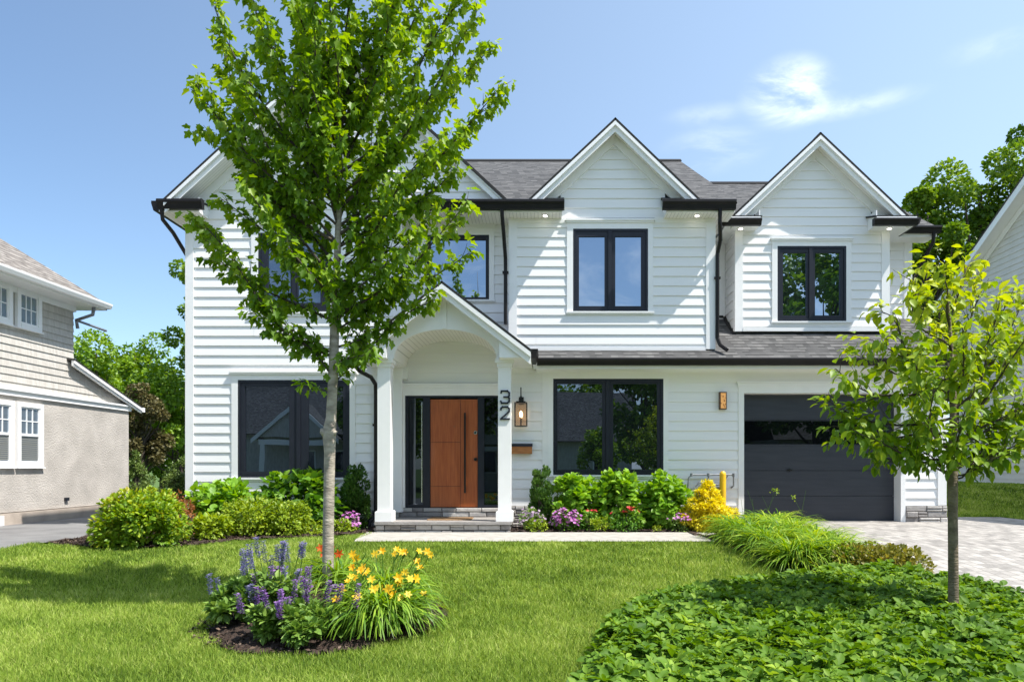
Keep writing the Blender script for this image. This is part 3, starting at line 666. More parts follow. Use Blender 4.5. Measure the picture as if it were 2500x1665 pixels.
# columns
for i,(a,b) in enumerate(((921.4,957.5-5),(1216,1247))):
    c0=wx(a,yc0); c1=c0+.218
    m=MB(); m.box(c0,c1,yc0,yc0+.218,.38,zsp-.14); o=part('porch_column',m,T)
    m=MB(); m.box(c0-.035,c1+.035,yc0-.035,yc0+.253,.205,.37); m.prism([(c0-.035,.37),(c1+.035,.37),(c1+.01,.385),(c0-.01,.385)],yc0-.02,yc0+.24); m.build('column_base',T,o)
    m=MB(); m.box(c0-.02,c1+.02,yc0-.02,yc0+.238,zsp-.14,zsp-.075); m.box(c0-.045,c1+.045,yc0-.045,yc0+.263,zsp-.074,zsp-.002); m.build('column_capital',T,o)
    if i==1:
        m=MB(); cx=(c0+c1)/2+.01; yy=yc0-.022
        def stroke(pts,t=.027):
            for p,q in zip(pts[:-1],pts[1:]):
                d=Vector((q[0]-p[0],q[1]-p[1])).normalized(); nn=Vector((-d.y,d.x))*t/2; e=d*t*.5
                m.prism([(p[0]-e.x+nn.x,p[1]-e.y+nn.y),(p[0]-e.x-nn.x,p[1]-e.y-nn.y),(q[0]+e.x-nn.x,q[1]+e.y-nn.y),(q[0]+e.x+nn.x,q[1]+e.y+nn.y)],yy-stroke.k,yy+.02-stroke.k); stroke.k+=.0004
        stroke.k=0
        w_,h_=.142,.205; X0=cx-w_/2
        zt=wz(954,yc0)-.005
        stroke([(X0+.005,zt-.03),(X0+.012,zt),(X0+w_-.03,zt),(X0+w_,zt-.03),(X0+w_,zt-h_/2+.02),(X0+w_-.022,zt-h_/2),(X0+.055,zt-h_/2)])
        stroke([(X0+w_-.022,zt-h_/2),(X0+w_,zt-h_/2-.02),(X0+w_,zt-h_+.03),(X0+w_-.03,zt-h_),(X0+.012,zt-h_),(X0,zt-h_+.03)])
        m.build('house_number',M['black'],o)['label']='black numeral 3'
        m=MB(); zt=wz(993.5,yc0); stroke.k=0
        stroke([(X0,zt-.045),(X0+.006,zt-.02),(X0+.03,zt),(X0+w_-.03,zt),(X0+w_,zt-.028),(X0+w_,zt-.075),(X0+w_-.03,zt-.105),(X0+.02,zt-h_+.02),(X0,zt-h_),(X0+w_,zt-h_)])
        m.build('house_number',M['black'],o)['label']='black numeral 2'
# porch floor
mb=MB(); mb.box(wx(914,-1.07),wx(1249,-1.07),-1.07,YL+.05,.155,.203); part('porch_slab',mb,M['slab'])
mb=MB(); sx0,sx1=wx(916.5,-1.03),wx(1247,-1.03)
stones(mb,sx0,sx1,-.02,.152,front(-1.0),seed=9,hmin=.06,hmax=.1,wmin=.14,wmax=.42)
stones(mb,-1.03,-.1,0,.152,side_l(sx0+.02),seed=10); stones(mb,dc[0],dc[1],.205,.375,front(YL-.02),seed=12,wmin=.2,wmax=.5)
part('porch_stone',mb,M['stone'])
mb=MB(); mb.box(sx0+.03,sx1-.02,-.998,YL,-.1,.154); mb.box(dc[0],dc[1],YL-.018,YL+.1,.204,.376); part('porch_backing',mb,M['mortar'])
# ---- entry door
e0,e1=wx(989.7,YL),wx(1227.5,YL); et,eb=wz(966,YL),wz(1241.5,YL)
l0,l1,lt,lb=wx(1051,YL),wx(1166,YL),wz(975,YL),wz(1237.5,YL)
mb=MB(); yf=YL
mb.box(dc[0],e0,yf-.035,yf+.05,.38,et); mb.box(e1,dc[1],yf-.035,yf+.05,.38,et); mb.box(dc[0],dc[1],yf-.035,yf+.05,et,dc[3]); mb.box(dc[0]-.04,dc[1]+.04,yf-.08,yf-.001,dc[3]+.002,dc[3]+.04)
mb.box(dc[0]-.02,dc[1]+.02,yf-.06,yf-.036,dc[3]-.05,dc[3]+.001)
part('entry_casing',mb,T)
s0,s1,s2,s3=wx(997,YL),wx(1033,YL),wx(1182,YL),wx(1219,YL)
mb=MB()
for a,b in ((e0,s0),(s1,l0-.006),(l1+.006,s2),(s3,e1)): mb.box(a+.001,b,yf-.02,yf+.12,eb,et-.04)
mb.box(e0+.001,e1-.001,yf-.02,yf+.12,et-.0399,et-.001)
for a,b in ((s0,s1),(s2,s3)): mb.box(a+.0005,b-.0005,yf-.01,yf+.12,eb,wz(1232,YL)); 
mb.box(l0-.0055,l1+.0055,yf-.03,yf+.12,eb-.02,eb+.01)
part('entry_frame',mb,M['black'])
for a,b in ((s0,s1),(s2,s3)):
    mb=MB(); mb.box(a,b,yf+.03,yf+.05,eb+.03,et-.04); part('sidelight',mb,M['glass_dark'])
mb=MB(); mb.box(s1-.035,s1-.018,yf+.01,yf+.025,eb+.12,et-.12); part('sidelight_strip',mb,M['chrome'])
mb=MB(); mb.box(l0,l1,yf+.0,yf+.05,lb,lt); D=part('front_door',mb,M['door'])
mb=MB(); gx_=wx(1124.5,YL)
mb.box(gx_-.004,gx_+.004,yf-.0015,yf+.004,lb+.001,lt-.001)
for y in (1079.5,1187): mb.box(l0+.001,gx_-.0041,yf-.0015,yf+.004,wz(y,YL)-.004,wz(y,YL)+.004)
mb.build('panel_groove',M['groove'],D)
mb=MB(); hx=wx(1136,YL); mb.box(hx-.016,hx+.016,yf-.075,yf-.045,wz(1203,YL),wz(1008,YL)); mb.box(hx-.01,hx+.01,yf-.0449,yf,wz(1190,YL)-.02,wz(1190,YL)+.02); mb.box(hx-.01,hx+.01,yf-.0449,yf,wz(1020,YL)-.02,wz(1020,YL)+.02); mb.build('door_handle',M['steel'],D)
mb=MB(); kx=wx(1161,YL); kz=wz(1056,YL); mb.tube([(kx,yf,kz),(kx,yf-.02,kz)],[.034,.034],16); mb.build('deadbolt',M['chrome'],D)
mb=MB(); mb.tube([(kx,yf-.0205,kz),(kx,yf-.026,kz)],[.02,.02],12)
kz=wz(1121,YL); mb.tube([(kx,yf,kz),(kx,yf-.015,kz),(kx,yf-.045,kz)],[.033,.033,.026],16); mb.build('door_knob',M['steel'],D)
mb=MB(); 
px,pz_=wx(1109,YL),wz(1041,YL); mb.tube([(px,yf,pz_),(px,yf-.006,pz_)],[.007,.007],8); mb.build('peephole',M['chrome'],D)
# ---- garage door
yg=YL+.23; w0,w1=wx(1815.5,YL),wx(2197.5,YL)
mb=MB(); zt=gd[3]
mb.box(gdc[0],w0,YL-.03,YL+.5,.10,zt); mb.box(w1,gdc[1],YL-.03,YL+.5,.10,zt); mb.box(gdc[0],gdc[1],YL-.03,YL+.5,zt,gdc[3]); mb.box(gdc[0]-.04,gdc[1]+.04,YL-.07,YL-.001,gdc[3]+.001,gdc[3]+.035); mb.box(gdc[0]-.02,gdc[1]+.02,YL-.05,YL-.031,gdc[3]-.05,gdc[3])
part('garage_casing',mb,T)
gz0=.105; hs=(zt-gz0)/5
GD=MB(); 
for k in (0,1,2,4):
    GD.box(w0+.002,w1-.002,yg,yg+.05,gz0+k*hs+.003,gz0+(k+1)*hs-.004)
GD.box(w0+.002,w1-.002,yg+.03,yg+.055,gz0,zt-.002) if False else None
G_=part('garage_door',GD,M['garage'])
mb=MB(); mb.box(w0+.003,w1-.003,yg+.052,yg+.07,gz0,zt-.002); mb.build('door_backing',M['gutter'],G_)
mb=MB(); mb.box(w0+.02,w1-.02,yg+.012,yg+.03,gz0+3*hs+.02,gz0+4*hs-.02); mb.build('window_strip',M['glass_dark'],G_)
mb=MB(); a,b=gz0+3*hs,gz0+4*hs
mb.box(w0+.002,w1-.002,yg+.001,yg+.05,a+.0,a+.018); mb.box(w0+.002,w1-.002,yg+.001,yg+.05,b-.018,b-.004); mb.box(w0+.002,w0+.018,yg+.001,yg+.05,a+.0181,b-.0181); mb.box(w1-.018,w1-.002,yg+.001,yg+.05,a+.0181,b-.0181); mb.build('strip_frame',M['garage'],G_)
mb=MB(); hx=wx(1927,yg); hz=wz(1147,yg); mb.box(hx-.05,hx+.05,yg-.02,yg,hz-.012,hz+.012); mb.box(hx-.01,hx+.01,yg-.0255,yg-.0201,hz-.03,hz+.03); mb.build('door_handle',M['steel'],G_)
mb=MB(); mb.box(w0-.0,w1,YL+.12,YL+.62,.04,.104); part('garage_sill',mb,M['slab'])
# ================================================================ fixtures on the house
x0,x1_=wx(1257,0),wx(1287.5,0); zt,zb=wz(984,0),wz(1042,0); xc=(x0+x1_)/2
L=thing('wall_lantern',(xc,YL,zb),'black box lantern with a glowing bulb and clear glass beside the house number','lantern')
y0,y1=-.20,.03
mb=MB(); t=.014
for x in (x0,x1_-t):
    for y in (y0,y1-t): mb.box(x,x+t,y,y+t,zb+t+.001,zt-t-.001)
mb.box(x0,x1_,y0,y1,zt-t,zt); mb.box(x0,x1_,y0,y1,zb,zb+t); mb.box(x0+.03,x1_-.03,y0+.03,y1-.03,zt+.001,zt+.02); mb.build('lantern_frame',M['steel'],L)
mb=MB(); mb.tube([(xc,-.085,zt+.02),(xc,-.085,zt+.12)],.02,10); mb.tube([(xc,-.085,zt+.1),(xc,-.085,zt+.28)],.011,8); mb.tube([(xc,-.085,zt+.07),(xc,YL-.02,zt+.07)],.014,8); mb.box(xc-.045,xc+.045,YL-.045,YL-.018,zt-.02,zt+.12); mb.box(xc-.04,xc+.04,-.12,-.05,zt+.05,zt+.066); mb.build('lantern_arm',M['steel'],L)
mb=MB(); e=.003
for (a,b,c,d) in ((x0+t,x1_-t,y0+.004,y0+.007),(x0+t,x1_-t,y1-.007,y1-.004)): mb.box(a,b,c,d,zb+t,zt-t)
for a in (x0+.004,x1_-.007): mb.box(a,a+.003,y0+t,y1-t,zb+t,zt-t)
mb.build('lantern_glass',M['clearlamp'],L)
mb=MB(); bz0=zb+.2; mb.tube([(xc,-.085,bz0-.03),(xc,-.085,bz0),(xc,-.085,bz0+.04),(xc,-.085,bz0+.07),(xc,-.085,bz0+.09)],[.012,.026,.03,.018,.004],12); mb.build('bulb',M['bulb'],L,smooth=True)
mb=MB(); mb.tube([(xc,-.085,zb+t),(xc,-.085,bz0-.03)],.012,8); mb.build('candle_stem',M['steel'],L)
x0,x1_=wx(1756,.06),wx(1773,.06); zt,zb=wz(957,.06),wz(999.5,.06)
L=thing('wall_sconce',((x0+x1_)/2,YL,zb),'small bronze wall light with amber glass beside the garage door','wall light')
mb=MB(); y0=YL-.1; t=.018
mb.box(x0,x1_,y0,YL-.018,zt-t,zt); mb.box(x0,x1_,y0,YL-.018,zb,zb+t); mb.box(x0,x0+t,y0,YL-.018,zb+t+.001,zt-t-.001); mb.box(x1_-t*.6,x1_,y0,YL-.018,zb+t+.001,zt-t-.001); mb.build('sconce_body',M['copper'],L)
mb=MB()
rr=random.Random(3)
mb.box(x0+t+.001,x1_-t*.6-.001,y0+.02,YL-.03,zb+t+.002,zt-t-.002)
mb.build('sconce_glass',M['amber'],L)
mb=MB()
for k in range(14):
    zz=zb+t+.02+rr.random()*(zt-zb-2*t-.04); xx=x0+t+.008+rr.random()*(x1_-x0-1.6*t-.016); mb.tube([(xx,y0+.012,zz),(xx,y0+.019,zz)],rr.uniform(.006,.012),8)
mb.build('glass_bead',M['mailwood'],L)
x0,x1_=wx(1247,-.0),wx(1299,0); zt,zb=wz(1083,0),wz(1107.5,0)
L=thing('mailbox',((x0+x1_)/2,YL,zb),'orange oak fronted letter box with black lid on the wall below the lantern','mailbox')
mb=MB(); mb.box(x0,x1_,-.02,YL-.018,zb,zt-.05); mb.build('mailbox_body',M['mailwood'],L)
mb=MB(); mb.prism([(-.035,zt-.052),(YL-.018,zt-.049),(YL-.018,zt+.01),(-.0,zt-.0),(-.03,zt-.012)],x0-.008,x1_+.008,'x'); mb.build('mailbox_lid',M['black'],L)
# door mat
mb=MB(); X0,X1=wx(1045,-.62),wx(1150,-.62); mb.box(X0,X1,-.72,-.22,.2035,.222)
tag(mb.build('doormat',M['mat']),'tan coir doormat lying on the porch slab before the front door','doormat')
# ================================================================ GROUND, PATHS
def strip(name, rows, mat, nx=24, dz=0.0, kind='structure', jit=0, parent=None, seed=0):
    """rows: (D, xl, xr) ; sheet follows the terrain"""
    v=[];f=[];r_=np.random.default_rng(seed)
    for D,xl,xr in rows:
        X=np.linspace(xl,xr,nx+1); Z=G(X,np.full(nx+1,D))+dz
        if jit: Z=Z+r_.uniform(0,jit,nx+1)
        for x,z in zip(X,Z): v.append((x,D-D0,z))
    for i in range(len(rows)-1):
        for k in range(nx):
            a=i*(nx+1)+k; f.append((a,a+1,a+nx+2,a+nx+1))
    me=bpy.data.meshes.new(name); me.from_pydata(v,[],f); me.polygons.foreach_set('use_smooth',[True]*len(f)); me.update()
    o=link(name,me,mat,parent); 
    return tag(o,kind=kind)
ds=list(np.arange(-3,3,1.0))+list(np.arange(3,15,.2))+list(np.arange(15,22,.5))+[24,30,45,80,200,900]
xsn=[-900,-200,-60,-30,-20,-14]+list(np.arange(-11,11,.22))+[11,12,13,14,16,20,30,60,200,900]
v=[];f=[]
for D in [-900,-200,-60,-25,-12,-6]+ds:
    for x in xsn: v.append((x,D-D0,g(x,D)-.02))
nx=len(xsn)
for i in range(len(ds)+5):
    for k in range(nx-1): a=i*nx+k; f.append((a,a+1,a+nx+1,a+nx))
me=bpy.data.meshes.new('ground'); me.from_pydata(v,[],f); me.polygons.foreach_set('use_smooth',[True]*len(f)); me.update()
tag(link('ground',me,M['far_grass']),kind='structure')
def drive_left(D): return float(np.interp(D,[2,4,6.2,6.9,7.6,8.5,11,12.2,13],[4.35,4.35,4.4,4.3,4.15,4.0,3.75,3.5,3.42]))
rows=[(D,drive_left(D),9.2 if D<14.2 else 9.2) for D in np.arange(1,12.9,.2)]+[(D,3.42,9.2) for D in (12.95,13.05)]
strip('driveway',rows,M['paver'],nx=20,dz=.012)
rows=[(D,7.42,9.2) for D in (13.06,13.4,13.8,14.2)]; 
strip('driveway_side',rows,M['paver'],nx=8,dz=.012)
strip('driveway_threshold',[(D,wx(1815.5,YL),wx(2197.5,YL)) for D in (12.95,13.4)],M['paver'],nx=8,dz=.016)
strip('walkway',[(10.36,-2.9,drive_left(10.4)+.02),(10.8,-2.98,drive_left(10.8)+.02),(11.3,-3.05,drive_left(11.3)+.02),(11.80,-3.1,drive_left(11.8)+.02)],M['walk'],nx=40,dz=.028)
strip('asphalt_drive',[(D,-10.45,-7.5-.02*(11-D)) for D in np.arange(2,34,.5)],M['asphalt'],nx=6,dz=.01)
strip('street',[(D,-60,60) for D in (-9,-7,-5,-3,-1.2)],M['asphalt'],nx=40,dz=.012)
# mulch beds
def bedline(x): return np.interp(x,[-7.5,-6.5,-6.2,-5.6,-5.0,-4.7,-4.1,-3.4,-3.05],[10.2,9.75,9.6,9.6,9.95,10.45,10.85,11.2,11.5])
v=[];f=[];rows=np.linspace(0,1,14); X=np.linspace(-7.3,-3.05,60)
r_=np.random.default_rng(5)
for t in rows:
    for x in X:
        d=float(bedline(x)); D=d+(12.9-d)*t; v.append((x,D-D0,g(x,D)+.015+r_.uniform(0,.05)))
for i in range(13):
    for k in range(59): a=i*60+k; f.append((a,a+1,a+61,a+60))
me=bpy.data.meshes.new('mulch_bed'); me.from_pydata(v,[],f); me.update(); tag(link('mulch_bed',me,M['mulch']),kind='structure')
strip('mulch_bed',[(D,-3.1 if D>11.9 else -.6,3.42) for D in (11.81,11.9,12.1,12.4,12.7,12.9)],M['mulch'],nx=80,dz=.02,jit=.05,seed=3)
GC=[(.05,3.4),(.2,4.4),(.42,5.4),(.75,6.3),(1.5,6.85),(2.5,7.35),(3.0,7.65),(3.7,7.75),(4.25,7.2),(4.42,6.4),(4.36,5.4),(4.36,3.4)]
def inpoly(px,py,poly):
    px=np.asarray(px);py=np.asarray(py);ins=np.zeros(px.shape,bool);n=len(poly)
    for i in range(n):
        x1,y1=poly[i];x2,y2=poly[(i+1)%n]
        c=((y1>py)!=(y2>py))&(px<(x2-x1)*(py-y1)/((y2-y1)+1e-12)+x1); ins^=c
    return ins
LB=[(2.35,11.8),(2.45,10.4),(2.6,9.2),(2.75,8.2),(2.95,7.4),(3.6,7.5),(4.2,7.2),(4.1,8.2),(3.85,10),(3.75,11.8)]
def blob(name,poly,mat,dz,step=.1,jit=.04,seed=1,margin=0):
    xs_=np.arange(min(p[0] for p in poly)-.1,max(p[0] for p in poly)+.1,step); ys_=np.arange(min(p[1] for p in poly)-.1,max(p[1] for p in poly)+.1,step)
    r_=np.random.default_rng(seed); idx={};v=[];f=[]
    A=inpoly(*np.meshgrid(xs_+step/2,ys_+step/2),poly)
    def vid(i,j):
        if (i,j) not in idx: x,y=xs_[0]+i*step,ys_[0]+j*step; idx[(i,j)]=len(v); v.append((x,y-D0,g(x,y)+dz+r_.uniform(0,jit)))
        return idx[(i,j)]
    for j in range(len(ys_)):
        for i in range(len(xs_)):
            if A[j,i]: f.append((vid(i,j),vid(i+1,j),vid(i+1,j+1),vid(i,j+1)))
    me=bpy.data.meshes.new(name); me.from_pydata(v,[],f); me.update(); return tag(link(name,me,mat),kind='structure')
blob('mulch_bed',GC,M['mulch'],.0,seed=2)
blob('mulch_bed',LB,M['mulch'],.012,seed=4)
circ=[(-1.93+1.0*math.cos(a)*(1+.03*math.sin(3*a)),6.25+1.12*math.sin(a)*(1+.03*math.cos(2*a))) for a in np.linspace(0,2*math.pi,60,endpoint=False)]
blob('mulch_bed',circ,M['mulch'],.0,step=.035,jit=.035,seed=6)
# ================================================================ LEAF MACHINERY
def pack(name, V, faces, counts, tint, mat, parent, smooth=False, local=True, fattr='POINT'):
    """V (N,k,3) copies of a template with faces (list of index tuples); tint (N,)"""
    Nn,k,_=V.shape; me=bpy.data.meshes.new(name)
    fl=np.concatenate([np.array(f_) for f_ in faces]); lens=np.array([len(f_) for f_ in faces])
    nl=len(fl); nf=len(faces)
    me.vertices.add(Nn*k); me.vertices.foreach_set('co',V.reshape(-1).astype(np.float32))
    me.loops.add(Nn*nl); me.loops.foreach_set('vertex_index',(fl[None,:]+np.arange(Nn)[:,None]*k).reshape(-1).astype(np.int32))
    me.polygons.add(Nn*nf); st=np.concatenate([[0],np.cumsum(lens)[:-1]])
    me.polygons.foreach_set('loop_start',(st[None,:]+np.arange(Nn)[:,None]*nl).reshape(-1).astype(np.int32))
    try: me.polygons.foreach_set('loop_total',np.tile(lens,Nn).astype(np.int32))
    except Exception: pass
    if smooth: me.polygons.foreach_set('use_smooth',[True]*(Nn*nf))
    a=me.attributes.new('tint','FLOAT','POINT'); a.data.foreach_set('value',np.repeat(np.clip(tint,0,1),k).astype(np.float32))
    me.update(calc_edges=True); me.validate()
    return link(name,me,mat,parent,local)
def nrm(a): return a/np.maximum(np.linalg.norm(a,axis=-1,keepdims=True),1e-9)
# templates: (u along the leaf, v across, w out of the face)
def tpl_oval(wd=.3,fold=.14,droop=.22):
    pts=[(0,0,0),(.3,wd*.85,0),(.62,wd,0),(.86,wd*.5,0),(1,0,0),(.3,-wd*.85,0),(.62,-wd,0),(.86,-wd*.5,0),(.45,0,0)]
    pts=[(u,v,abs(v)*fold*2-droop*u*u+(-.0)) for u,v,w in pts]
    return np.array(pts),[(0,1,2,8),(8,2,3,4),(0,8,6,5),(8,4,7,6)]
def tpl_maple(droop=.3,fold=.16):
    half=[(0,0),(.02,.15),(-.02,.29),(.17,.30),(.30,.27),(.42,.38),(.58,.46),(.64,.33),(.66,.21),(.82,.17),(1,0)]
    pts=[(u,v) for u,v in half]+[(u,-v) for u,v in half[1:-1]]
    P=np.array([(u,v,abs(v)*fold*2-droop*u*u) for u,v in pts]); n=len(half)
    L_=list(range(n)); Rr=[0]+list(range(n,n+n-2))+[n-1]
    return P,[tuple(reversed(L_)),tuple(Rr)]
def tpl_quad(wd=.4):
    return np.array([(0,0,0),(.5,wd,.06),(1,0,-.08),(.5,-wd,.06)]),[(0,3,2,1)]
def tpl_tri(wd=.35): return np.array([(0,wd*.3,0),(0,-wd*.3,0),(.55,-wd,.02),(1,0,-.05),(.55,wd,.02)]),[(0,1,2,3,4)]
T_OV=tpl_oval(); T_OVW=tpl_oval(.40,.10,.28); T_MAP=tpl_maple(); T_Q=tpl_quad(); T_N=tpl_quad(.16); T_CH=tpl_quad(.5)
def leaves(name,P,Dr,Nr,size,tint,tpl,mat,parent,local=True,smooth=False,curl=0):
    Dr=nrm(Dr); Nr=nrm(Nr-Dr*(Nr*Dr).sum(-1,keepdims=True)); B=np.cross(Nr,Dr)
    t,faces=tpl; t=t[None]*size[:,None,None]
    V=P[:,None]+t[...,0:1]*Dr[:,None]+t[...,1:2]*B[:,None]+t[...,2:3]*Nr[:,None]
    return pack(name,V,faces,None,tint,mat,parent,smooth,local)
def rdir(r,n): return nrm(r.normal(size=(n,3)))
def crown_pts(r, n, lumps, shell=.35, flat=1.0):
    """lumps (m,4): x,y,z,r. Leaves near the surfaces of the lumps, none deep inside"""
    w=lumps[:,3]**2; k=r.choice(len(lumps),n,p=w/w.sum()); d=rdir(r,n); d[:,2]*=flat
    rad=lumps[k,3]*(1-shell*r.random(n)**1.6)
    return lumps[k,:3]+d*rad[:,None], d, k
def lump_cloud(r,m,rx,ry,rz,z0,rl=(.25,.42),profile=None,zmin=.1):
    """m lumps filling an ellipsoid (or a profile of revolution) standing at z0"""
    out=[]
    while len(out)<m:
        p=r.uniform(-1,1,3); 
        if profile is None:
            q=np.linalg.norm(p)
            if q>1 or q<.35 and r.random()<.6: continue
            out.append((p[0]*rx,p[1]*ry,z0+rz*(p[2]+1)*1.0,r.uniform(*rl)*min(rx,rz)))
        else:
            h=r.random(); w=profile(h); a=r.uniform(0,2*math.pi); q=math.sqrt(r.uniform(.1,1))*w
            out.append((math.cos(a)*q*rx,math.sin(a)*q*ry,z0+h*rz*2,r.uniform(*rl)*max(w,.25)*rx))
    return np.array(out)
def bend(r,p0,p1,k=5,j=.06):
    p0=np.array(p0,float);p1=np.array(p1,float);L=np.linalg.norm(p1-p0)
    return [tuple(p0+(p1-p0)*t+(r.normal(size=3)*j*L*math.sin(math.pi*t))) for t in np.linspace(0,1,k+1)]
BUSHN=[0]
def bush(name,label,cat,X,D,rx,ry,h,n,size,mat,tpl=T_OV,seed=1,lumps=38,rl=(.36,.5),group=None,profile=None,up=.5,tip=0.0,flowers=None,stem='bark_dark',z0=.02,sizej=.3,floor=.0,dome=True):
    """a shrub standing on the ground at X, D: parts foliage, stems (and flowers)"""
    r=np.random.default_rng(seed); zb=g(X,D)
    t=thing(name,(X,D-D0,zb),label,cat,group)
    if dome and profile is None:
        pr=lambda q: math.sqrt(max(0,1-(max(q-.38,0)/.62)**2))*(.8+.2*min(1,q/.25))
        lu=lump_cloud(r,lumps,rx*.80,ry*.80,h*.43,h*.06,rl,pr)
    else: lu=lump_cloud(r,lumps,rx*(.85 if profile is None else .9),ry*(.85 if profile is None else .9),h*.44,h*.06,rl,profile)
    P,d,k=crown_pts(r,n,lu,.45)
    P[:,2]=np.abs(P[:,2]-z0)+z0
    rad=np.hypot(P[:,0]/rx,P[:,1]/ry); s_=np.where(rad>1.04,1.04/rad,1)[:,None]; P[:,:2]*=s_
    P[:,2]=np.minimum(P[:,2],h*1.04)
    out=P.copy(); out[:,2]-=h*.35; out=nrm(out)
    Dr=nrm(d*.5+out*.5+np.array([0,0,up-.35])+r.normal(size=P.shape)*.45); Nr=nrm(out*.5+np.array([0,0,.9])+r.normal(size=P.shape)*.35)
    hh=np.clip(P[:,2]/h,0,1); lt=r.random(len(lu))
    tint=np.clip(.42+.22*(lt[k]-.5)+r.normal(size=n)*.15+tip*(hh**3),0,1)
    leaves('foliage',P,Dr,Nr,size*(1+r.uniform(-sizej,sizej,n)),tint,tpl,M[mat] if isinstance(mat,str) else mat,t)
    mb=MB()
    for i in range(7):
        a=r.uniform(0,6.28); q=r.uniform(.3,.75)
        mb.tube(bend(r,(r.normal()*.03,r.normal()*.03,0),(math.cos(a)*rx*q,math.sin(a)*ry*q,h*r.uniform(.45,.8)),4),[.012,.010,.008,.006,.004],5,False) if False else mb.tube(bend(r,(r.normal()*.004,r.normal()*.004,-.02),(math.cos(a)*rx*q,math.sin(a)*ry*q,h*r.uniform(.45,.8)),4),[.012,.010,.008,.006,.004],5)
    mb.build('stems',M[stem],t,local=True)
    if flowers:
        fm,fn,fs,zlo=flowers; idx=np.where((P[:,2]>h*zlo)&(P[:,1]<ry*.5))[0]; idx=r.choice(idx,min(fn,len(idx)),replace=False)
        c=P[idx]+out[idx]*.03+np.array([0,0,.015]); k5=6
        Pf=np.repeat(c,k5,0); ax=nrm(out[idx]*.6+np.array([0,-.4,.7])+r.normal(size=c.shape)*.3); 
        a=np.tile(np.arange(k5)*2*math.pi/k5,len(idx)); A=np.repeat(ax,k5,0); U=nrm(np.cross(A,np.array([.3,.1,1.0]))); Wv=np.cross(A,U)
        dd=U*np.cos(a)[:,None]+Wv*np.sin(a)[:,None]+A*.45
        fz=np.full(len(Pf),fs)*(1+r.uniform(-.2,.2,len(Pf))); ft=np.repeat(r.random(len(idx)),k5)
        if len(idx)<=15:
            for i in range(len(idx)): s_=slice(i*k5,(i+1)*k5); leaves('flower',Pf[s_],dd[s_],A[s_],fz[s_],ft[s_],T_CH,M[fm],t)
        else: leaves('flowers',Pf,dd,A,fz,ft,T_CH,M[fm],t)
    return t
def blades(r,n,base,length,width,lean,mat,parent,name='blades',seg=6,arch=1.0,tintm=.5,tj=.28,az=None,x0=0,y0=0,local=True,z0=0):
    """arching strap leaves"""
    a=r.uniform(0,2*math.pi,n) if az is None else az
    L_=length*(1+r.uniform(-.3,.15,n)); th=lean*(.25+.75*r.random(n))
    q=base*np.sqrt(r.random(n)); ab=r.uniform(0,6.28,n) if True else a
    bx=x0+q*np.cos(ab); by=y0+q*np.sin(ab)
    hd=np.stack([np.cos(a),np.sin(a),0*a],-1); sd=np.stack([-np.sin(a),np.cos(a),0*a],-1)
    P=np.stack([bx,by,np.full(n,z0)],-1); V=[]
    ang=th.copy(); step=L_/seg
    W_=width*(1+r.uniform(-.3,.3,n)); tw=r.normal(size=n)*.3
    cur=P.copy()
    for i in range(seg+1):
        t=i/seg; w=W_*(1-t**2.2)*(.65+.35*min(1,t*4))*.5
        s2=sd*np.cos(tw)[:,None]+np.array([0,0,1.])*np.sin(tw)[:,None]
        V+= [cur-s2*w[:,None],cur+s2*w[:,None]] if i<seg else [cur]
        dv=hd*np.sin(ang)[:,None]+np.array([0,0,1.])*np.cos(ang)[:,None]
        cur=cur+dv*step[:,None]; ang=ang+arch*(.18+.35*t)*(1+.4*r.random(n))
        cur[:,2]=np.maximum(cur[:,2],z0+.012)
    V=np.stack(V,1); F=[(2*i,2*i+1,2*i+3,2*i+2) for i in range(seg-1)]+[(2*seg-2,2*seg-1,2*seg)]
    return pack(name,V,F,None,tintm+r.normal(size=n)*tj,mat,parent,True,local)
# ---------------------------------------------------------------- leaf colours
M['maple']=leafmat('maple_leaf',[(.065,.15,.014),(.17,.30,.024),(.36,.47,.045)],.42)
M['pear']=leafmat('young_tree_leaf',[(.07,.16,.018),(.20,.32,.022),(.44,.50,.03)],.35)
M['bright']=leafmat('bright_hydrangea_leaf',[(.10,.23,.02),(.22,.41,.035),(.40,.57,.07)],.3)
M['mid']=leafmat('mid_green_leaf',[(.04,.13,.015),(.11,.25,.025),(.24,.40,.04)],.3)
M['lime']=leafmat('lime_leaf',[(.12,.21,.02),(.27,.37,.025),(.48,.54,.045)],.3)
M['spirea']=leafmat('spirea_leaf',[(.06,.14,.015),(.18,.32,.025),(.38,.46,.035),(.55,.36,.06)],.3)
M['rust']=leafmat('rust_leaf',[(.16,.07,.03),(.34,.15,.05),(.42,.26,.07)],.3)
M['barberry']=leafmat('bronze_leaf',[(.09,.12,.02),(.24,.23,.035),(.36,.27,.06)],.3)
M['yew']=leafmat('yew_needle',[(.03,.085,.014),(.065,.15,.022),(.14,.25,.04)],.15)
M['gold']=leafmat('golden_needle',[(.52,.46,.02),(.76,.68,.03),(.88,.82,.12)],.3)
M['cover']=leafmat('groundcover_leaf',[(.035,.095,.010),(.13,.25,.024),(.36,.50,.065)],.3,rough=.55,spec=.2)
M['lily']=leafmat('daylily_blade',[(.07,.17,.015),(.17,.31,.025),(.33,.47,.05)],.3)
M['liri']=leafmat('clump_grass_blade',[(.06,.16,.015),(.19,.34,.025),(.46,.56,.05)],.3)
M['sage']=leafmat('sage_leaf',[(.08,.16,.03),(.18,.31,.055),(.33,.46,.10)],.25)
M['fy']=leafmat('yellow_petal',[(.80,.38,.01),(.86,.55,.015),(.90,.70,.08)],.3)
M['fo']=leafmat('orange_red_petal',[(.5,.04,.01),(.65,.13,.02),(.75,.3,.05)],.3)
